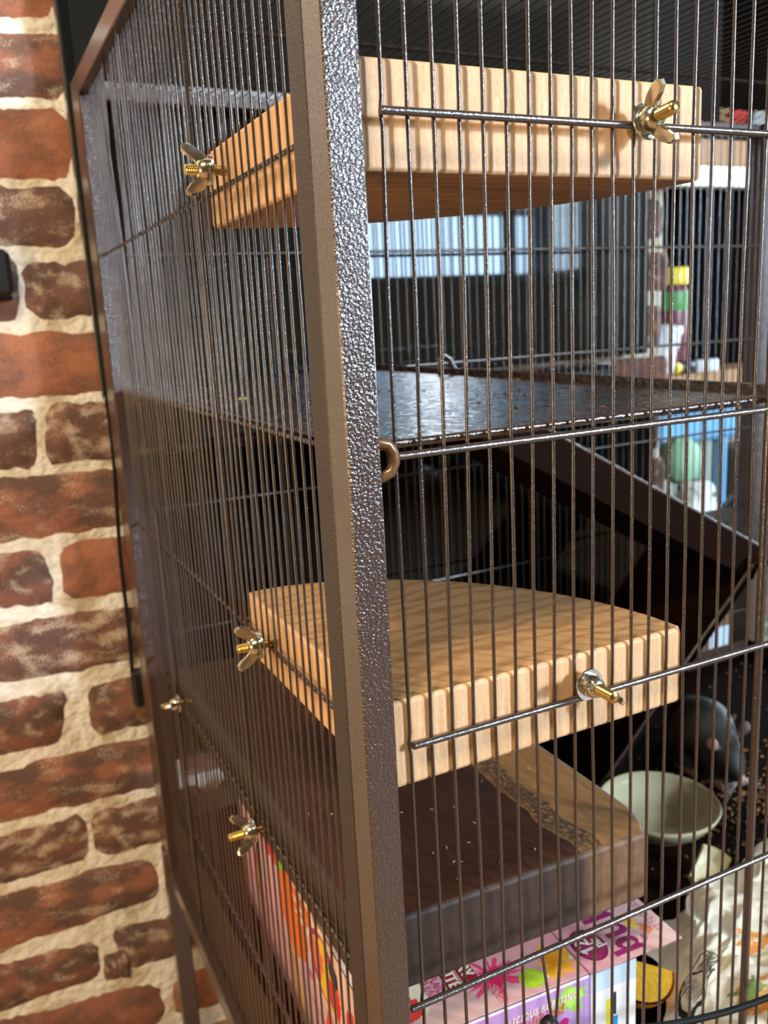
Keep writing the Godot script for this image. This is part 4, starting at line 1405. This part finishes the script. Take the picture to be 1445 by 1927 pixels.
func nets(f: PackedFloat32Array, n: Vector3i, lo: Vector3, cell: float, color: Callable) -> ArrayMesh:
	var id := {}
	var st := begin()
	var count := 0
	var verts: Array[Vector3] = []
	for z in n.z - 1:
		for y in n.y - 1:
			for x in n.x - 1:
				var s := Vector3.ZERO
				var k := 0
				var v := []
				for c in 8:
					v.append(f[((z + (c >> 2)) * n.y + y + ((c >> 1) & 1)) * n.x + x + (c & 1)])
				var neg := 0
				for c in 8:
					if v[c] < 0.0:
						neg += 1
				if neg == 0 or neg == 8:
					continue
				for e in [[0, 1], [2, 3], [4, 5], [6, 7], [0, 2], [1, 3], [4, 6], [5, 7], [0, 4], [1, 5], [2, 6], [3, 7]]:
					if (v[e[0]] < 0.0) != (v[e[1]] < 0.0):
						var t: float = v[e[0]] / (v[e[0]] - v[e[1]])
						var a := Vector3(e[0] & 1, (e[0] >> 1) & 1, e[0] >> 2)
						var b := Vector3(e[1] & 1, (e[1] >> 1) & 1, e[1] >> 2)
						s += a.lerp(b, t)
						k += 1
				id[Vector3i(x, y, z)] = count
				count += 1
				verts.append(lo + (Vector3(x, y, z) + s / k) * cell)
	for p in verts:
		st.set_smooth_group(0)
		st.set_color(color.call(p))
		st.set_uv(Vector2(p.x, p.y))
		st.add_vertex(p)
	for q in id:
		var at: Vector3i = q
		var here: float = f[(at.z * n.y + at.y) * n.x + at.x]
		for ax in 3:
			var d := Vector3i.ZERO
			d[ax] = 1
			var u := Vector3i.ZERO
			u[(ax + 1) % 3] = 1
			var w := Vector3i.ZERO
			w[(ax + 2) % 3] = 1
			var nb := at + d
			var there: float = f[(nb.z * n.y + nb.y) * n.x + nb.x]
			if (here < 0.0) == (there < 0.0):
				continue
			var c0 = id.get(at)
			var c1 = id.get(at - u)
			var c2 = id.get(at - u - w)
			var c3 = id.get(at - w)
			if c0 == null or c1 == null or c2 == null or c3 == null:
				continue
			var order := [c0, c2, c1, c0, c3, c2] if here > 0.0 else [c0, c1, c2, c0, c2, c3]
			for i in order:
				st.add_index(i)
	st.generate_normals()
	return st.commit()

# ------------------------------------------------------------------ side room beyond the wall's end
func next_room() -> void:
	var wood := mat("shelf_wood", rgb(172, 132, 92), 0.55)
	var dark := mat("shelf_dark", rgb(5, 5, 6), 0.9, 0.0, 0.1)
	var bc := thing("bookcase", "wooden bookcase with dark back in the next room, beyond the brick wall's end", "bookcase", Vector3(1.6, -0.93, -1.2))
	mi("shelf_board", box(Vector3(-0.72, 1.253, -0.34), Vector3(0.72, 1.325, 0.0), 0.004), wood, bc)
	mi("shelf_board", box(Vector3(-0.72, 0.742, -0.34), Vector3(0.72, 0.785, 0.0), 0.004), wood, bc)
	mi("side_panel", box(Vector3(0.72, 0.0, -0.34), Vector3(0.75, 2.1, 0.0), 0.003), dark, bc)
	mi("side_panel", box(Vector3(-0.75, 0.742, -0.34), Vector3(-0.72, 2.1, 0.0), 0.003), dark, bc)
	mi("back_panel", box(Vector3(-0.72, 0.76, -0.345), Vector3(0.72, 2.1, -0.335), 0.0), dark, bc)
	mi("inner_panel", box(Vector3(-0.71, 0.785, -0.16), Vector3(0.71, 1.2, -0.15), 0.0), dark, bc)
	var lm := mat("strip_light_glow", rgb(250, 250, 245), 0.5)
	lm.emission_enabled = true
	lm.emission = rgb(240, 246, 240)
	lm.emission_energy_multiplier = 0.75
	var sl := thing("strip_light", "long white strip light fixed under the upper bookcase board", "light", Vector3(1.6, 0.30, -1.2))
	mi("housing", box(Vector3(-0.6, -0.022, -0.05), Vector3(0.6, 0.022, -0.01), 0.003), mat("white_plastic", rgb(232, 234, 232), 0.4), sl)
	mi("diffuser", box(Vector3(-0.6, -0.023, -0.01), Vector3(0.6, 0.02, 0.004), 0.004), lm, sl)
	var al := AreaLight3D.new()
	al.name = "strip_light_glow"
	al.area_size = Vector2(1.2, 0.04)
	al.area_normalize_energy = false
	al.light_energy = 0.24
	al.light_color = Color(0.95, 1.0, 0.97)
	al.shadow_enabled = true
	al.area_range = 6.0
	add_child(al)
	al.look_at_from_position(Vector3(1.6, 0.2995, -1.193), Vector3(1.6, 0.2995, 0.0), Vector3.UP)
	# magazines lying in three stacks
	var stacks := [[1.40, 0.125, rgb(168, 132, 88), "tan", "thin tan booklet in the leftmost stack on the upper bookcase board"], [1.528, 0.055, rgb(206, 62, 48), "red", "thin red booklet in the middle stack on the upper bookcase board"], [1.60, 0.12, rgb(196, 198, 194), "white", "thin white booklet in the right-hand stack on the upper bookcase board"]]
	for s in stacks:
		var mg := mat("cover_%s" % s[3], s[2], 0.6)
		for k in 7:
			var o := mi("booklet", box(Vector3(0, 0, -0.2), Vector3(s[1], 0.0065, 0), 0.001), mg)
			o.position = Vector3(s[0] + rng.randf_range(-0.006, 0.006), 0.3955 + 0.0072 * k, -1.205 + rng.randf_range(-0.008, 0.004))
			o.rotation.z = 0.02 + 0.01 * k * 0.0
			tag(o, "%s %s" % [["lowest", "second lowest", "third lowest", "middle", "third highest", "second highest", "topmost"][k], s[4]], "booklet", "%s booklets on the upper board" % s[3])
	# bottle with yellow cap
	var by := -0.145
	var b := thing("bottle", "tall maroon bottle with a wide yellow cap and green label", "bottle", Vector3(1.40, by, -1.25))
	mi("body", lathe([Vector2(0, 0), Vector2(0.036, 0), Vector2(0.04, 0.005), Vector2(0.04, 0.18), Vector2(0.035, 0.2), Vector2(0.026, 0.212), Vector2(0.0, 0.212)], 32), mat("maroon", rgb(112, 52, 58), 0.35), b)
	mi("cap", lathe([Vector2(0, 0.207), Vector2(0.038, 0.207), Vector2(0.039, 0.21), Vector2(0.039, 0.242), Vector2(0.036, 0.246), Vector2(0, 0.246)], 32), mat("cap_yellow", rgb(240, 208, 30), 0.4), b)
	mi("label", lathe([Vector2(0.0405, 0.148), Vector2(0.0408, 0.149), Vector2(0.0408, 0.19), Vector2(0.0405, 0.191)], 32), mat("label_green", rgb(70, 140, 60), 0.5), b)
	var wb := mi("plastic_bag", grid(28, 24, func(u, v):
		var a: float = u * TAU
		var r: float = 0.034 * (0.55 + 0.75 * v) * (1.0 + 0.22 * nz.get_noise_3d(cos(a) * 1.6, sin(a) * 1.6, v * 4.0))
		if v < 0.02 or v > 0.98:
			r *= 0.25
		return Vector3(cos(a) * r, v * 0.118, sin(a) * r)), mat("white_bag", rgb(226, 226, 232), 0.4))
	wb.position = Vector3(1.335, by, -1.205)
	tag(wb, "crumpled white plastic bag in front of the maroon bottle", "bag")
	var sb := thing("small_bottle", "small dark bottle with yellow cap lying on the bookcase board", "bottle", Vector3(1.40, by + 0.016, -1.205))
	sb.rotation.z = PI / 2
	sb.rotation.y = 0.2
	mi("body", lathe([Vector2(0, -0.03), Vector2(0.015, -0.03), Vector2(0.016, -0.027), Vector2(0.016, 0.02), Vector2(0.01, 0.028), Vector2(0, 0.028)], 24), mat("bottle_dark", rgb(30, 38, 52), 0.3), sb)
	mi("cap", lathe([Vector2(0, 0.026), Vector2(0.013, 0.026), Vector2(0.0135, 0.028), Vector2(0.0135, 0.044), Vector2(0, 0.045)], 24), M.cap_yellow, sb)
	for k in 2:
		var cp := mi("white_cap", lathe([Vector2(0, 0), Vector2(0.0165, 0), Vector2(0.0175, 0.002), Vector2(0.017, 0.026), Vector2(0.014, 0.029), Vector2(0, 0.029)], 24), M.white_plastic)
		cp.position = Vector3(1.452 + 0.042 * k, by + 0.0005, -1.207 - 0.006 * k)
		tag(cp, "white plastic cap beside the small dark bottle" if k == 0 else "white plastic cap farther right, away from the small bottle", "cap")
	# storage bin under the shelf
	var bn := thing("storage_bin", "tall storage bin with pale blue lid and ribs under the bookcase board", "bin", Vector3(1.46, -0.928, -1.35))
	var blue := mat("bin_blue", rgb(122, 178, 222), 0.4)
	mi("body", box(Vector3(-0.12, 0, -0.11), Vector3(0.125, 0.62, 0.12), 0.012), mat("bin_grey", rgb(150, 160, 150), 0.45), bn)
	mi("lower_front", box(Vector3(-0.13, 0.02, 0.1), Vector3(0.14, 0.34, 0.135), 0.01), mat("bin_pale", rgb(196, 214, 226), 0.45), bn)
	mi("lid", box(Vector3(-0.14, 0.615, -0.125), Vector3(0.13, 0.685, 0.15), 0.012), blue, bn)
	mi("rib", box(Vector3(0.07, 0.28, 0.115), Vector3(0.1, 0.62, 0.14), 0.006), blue, bn)
	var gr := mi("green_bundle", grid(28, 18, func(u, v):
		var a: float = u * TAU
		var t: float = lerpf(-PI / 2, PI / 2, v)
		var r: float = 0.052 * (1.0 + 0.07 * nz.get_noise_3d(cos(a) * 1.4, sin(a) * 1.4, v * 3.0))
		return Vector3(cos(a) * cos(t) * r, sin(t) * r * 1.05, sin(a) * cos(t) * r)), mat("pale_green", rgb(150, 190, 158), 0.6))
	gr.position = Vector3(1.325, -0.335, -1.14)
	tag(gr, "rounded pale green bundle in front of the blue lidded bin", "bundle")
	var bag := mi("printed_bag", grid(28, 20, func(u, v):
		var a: float = u * TAU
		var r: float = 0.04 * (0.9 + 0.3 * sin(v * PI)) * (1.0 + 0.25 * nz.get_noise_3d(cos(a) * 1.8, sin(a) * 1.8, v * 4.0 + 5.0))
		if v < 0.02 or v > 0.98:
			r *= 0.3
		return Vector3(cos(a) * r, v * 0.19, sin(a) * r)), bag_print())
	bag.position = Vector3(1.31, -0.56, -1.07)
	tag(bag, "crumpled white bag with dark green print under the pale green bundle", "bag")
	var bl := mi("black_bag", grid(24, 18, func(u, v):
		var a: float = u * TAU
		var r: float = 0.06 * (0.35 + 0.8 * sin(v * PI)) * (1.0 + 0.2 * nz.get_noise_3d(cos(a) * 1.6, sin(a) * 1.6, v * 3.0 + 9.0))
		return Vector3(cos(a) * r * 1.3, v * 0.16, sin(a) * r)), M.black_plastic)
	bl.position = Vector3(1.48, -0.56, -1.06)
	tag(bl, "dark folded bag lying right of the printed white bag", "bag")
	var st := begin()
	for j in 29:
		for i in 10:
			var lo := Vector3(-0.09 + i * 0.018, j * 0.02, 0.06 + (0.003 if (i + j) % 2 == 0 else 0.0))
			box_into(st, lo, lo + Vector3(0.0165, 0.0185, 0.006), 0.002)
	var bk := thing("woven_basket", "grey green woven basket at right of the blue lidded bin", "basket", Vector3(1.70, -0.93, -1.24))
	mi("weave", st.commit(), mat("basket", rgb(128, 136, 112), 0.8), bk).set_meta("kind", "stuff")
	mi("liner", box(Vector3(-0.088, 0, -0.08), Vector3(0.088, 0.58, 0.058), 0.004), mat("basket_liner", rgb(98, 104, 92), 0.8), bk)
	var bench := thing("low_bench", "low tan wooden bench under the bin, legs and boards", "bench", Vector3(1.3, -0.93, -0.95))
	mi("seat", box(Vector3(-0.25, 0.33, -0.14), Vector3(0.55, 0.365, 0.14), 0.004), mat("bench_wood", rgb(104, 74, 54), 0.55), bench)
	for x in [-0.22, 0.5]:
		for z in [-0.11, 0.09]:
			mi("leg", box(Vector3(x, 0, z), Vector3(x + 0.03, 0.33, z + 0.03), 0.002), M.bench_wood, bench)

func bag_print() -> StandardMaterial3D:
	var im := gradient(256, 256, rgb(232, 234, 230), rgb(236, 238, 236), rgb(226, 230, 226), rgb(232, 234, 232))
	for k in 9:
		blob(im, rng.randf(), rng.randf(), rng.randf_range(0.03, 0.07), rng.randf_range(0.02, 0.05), rgb(46, 84, 66), 0.6, k, 2.0)
	return printed("bag_print", im)
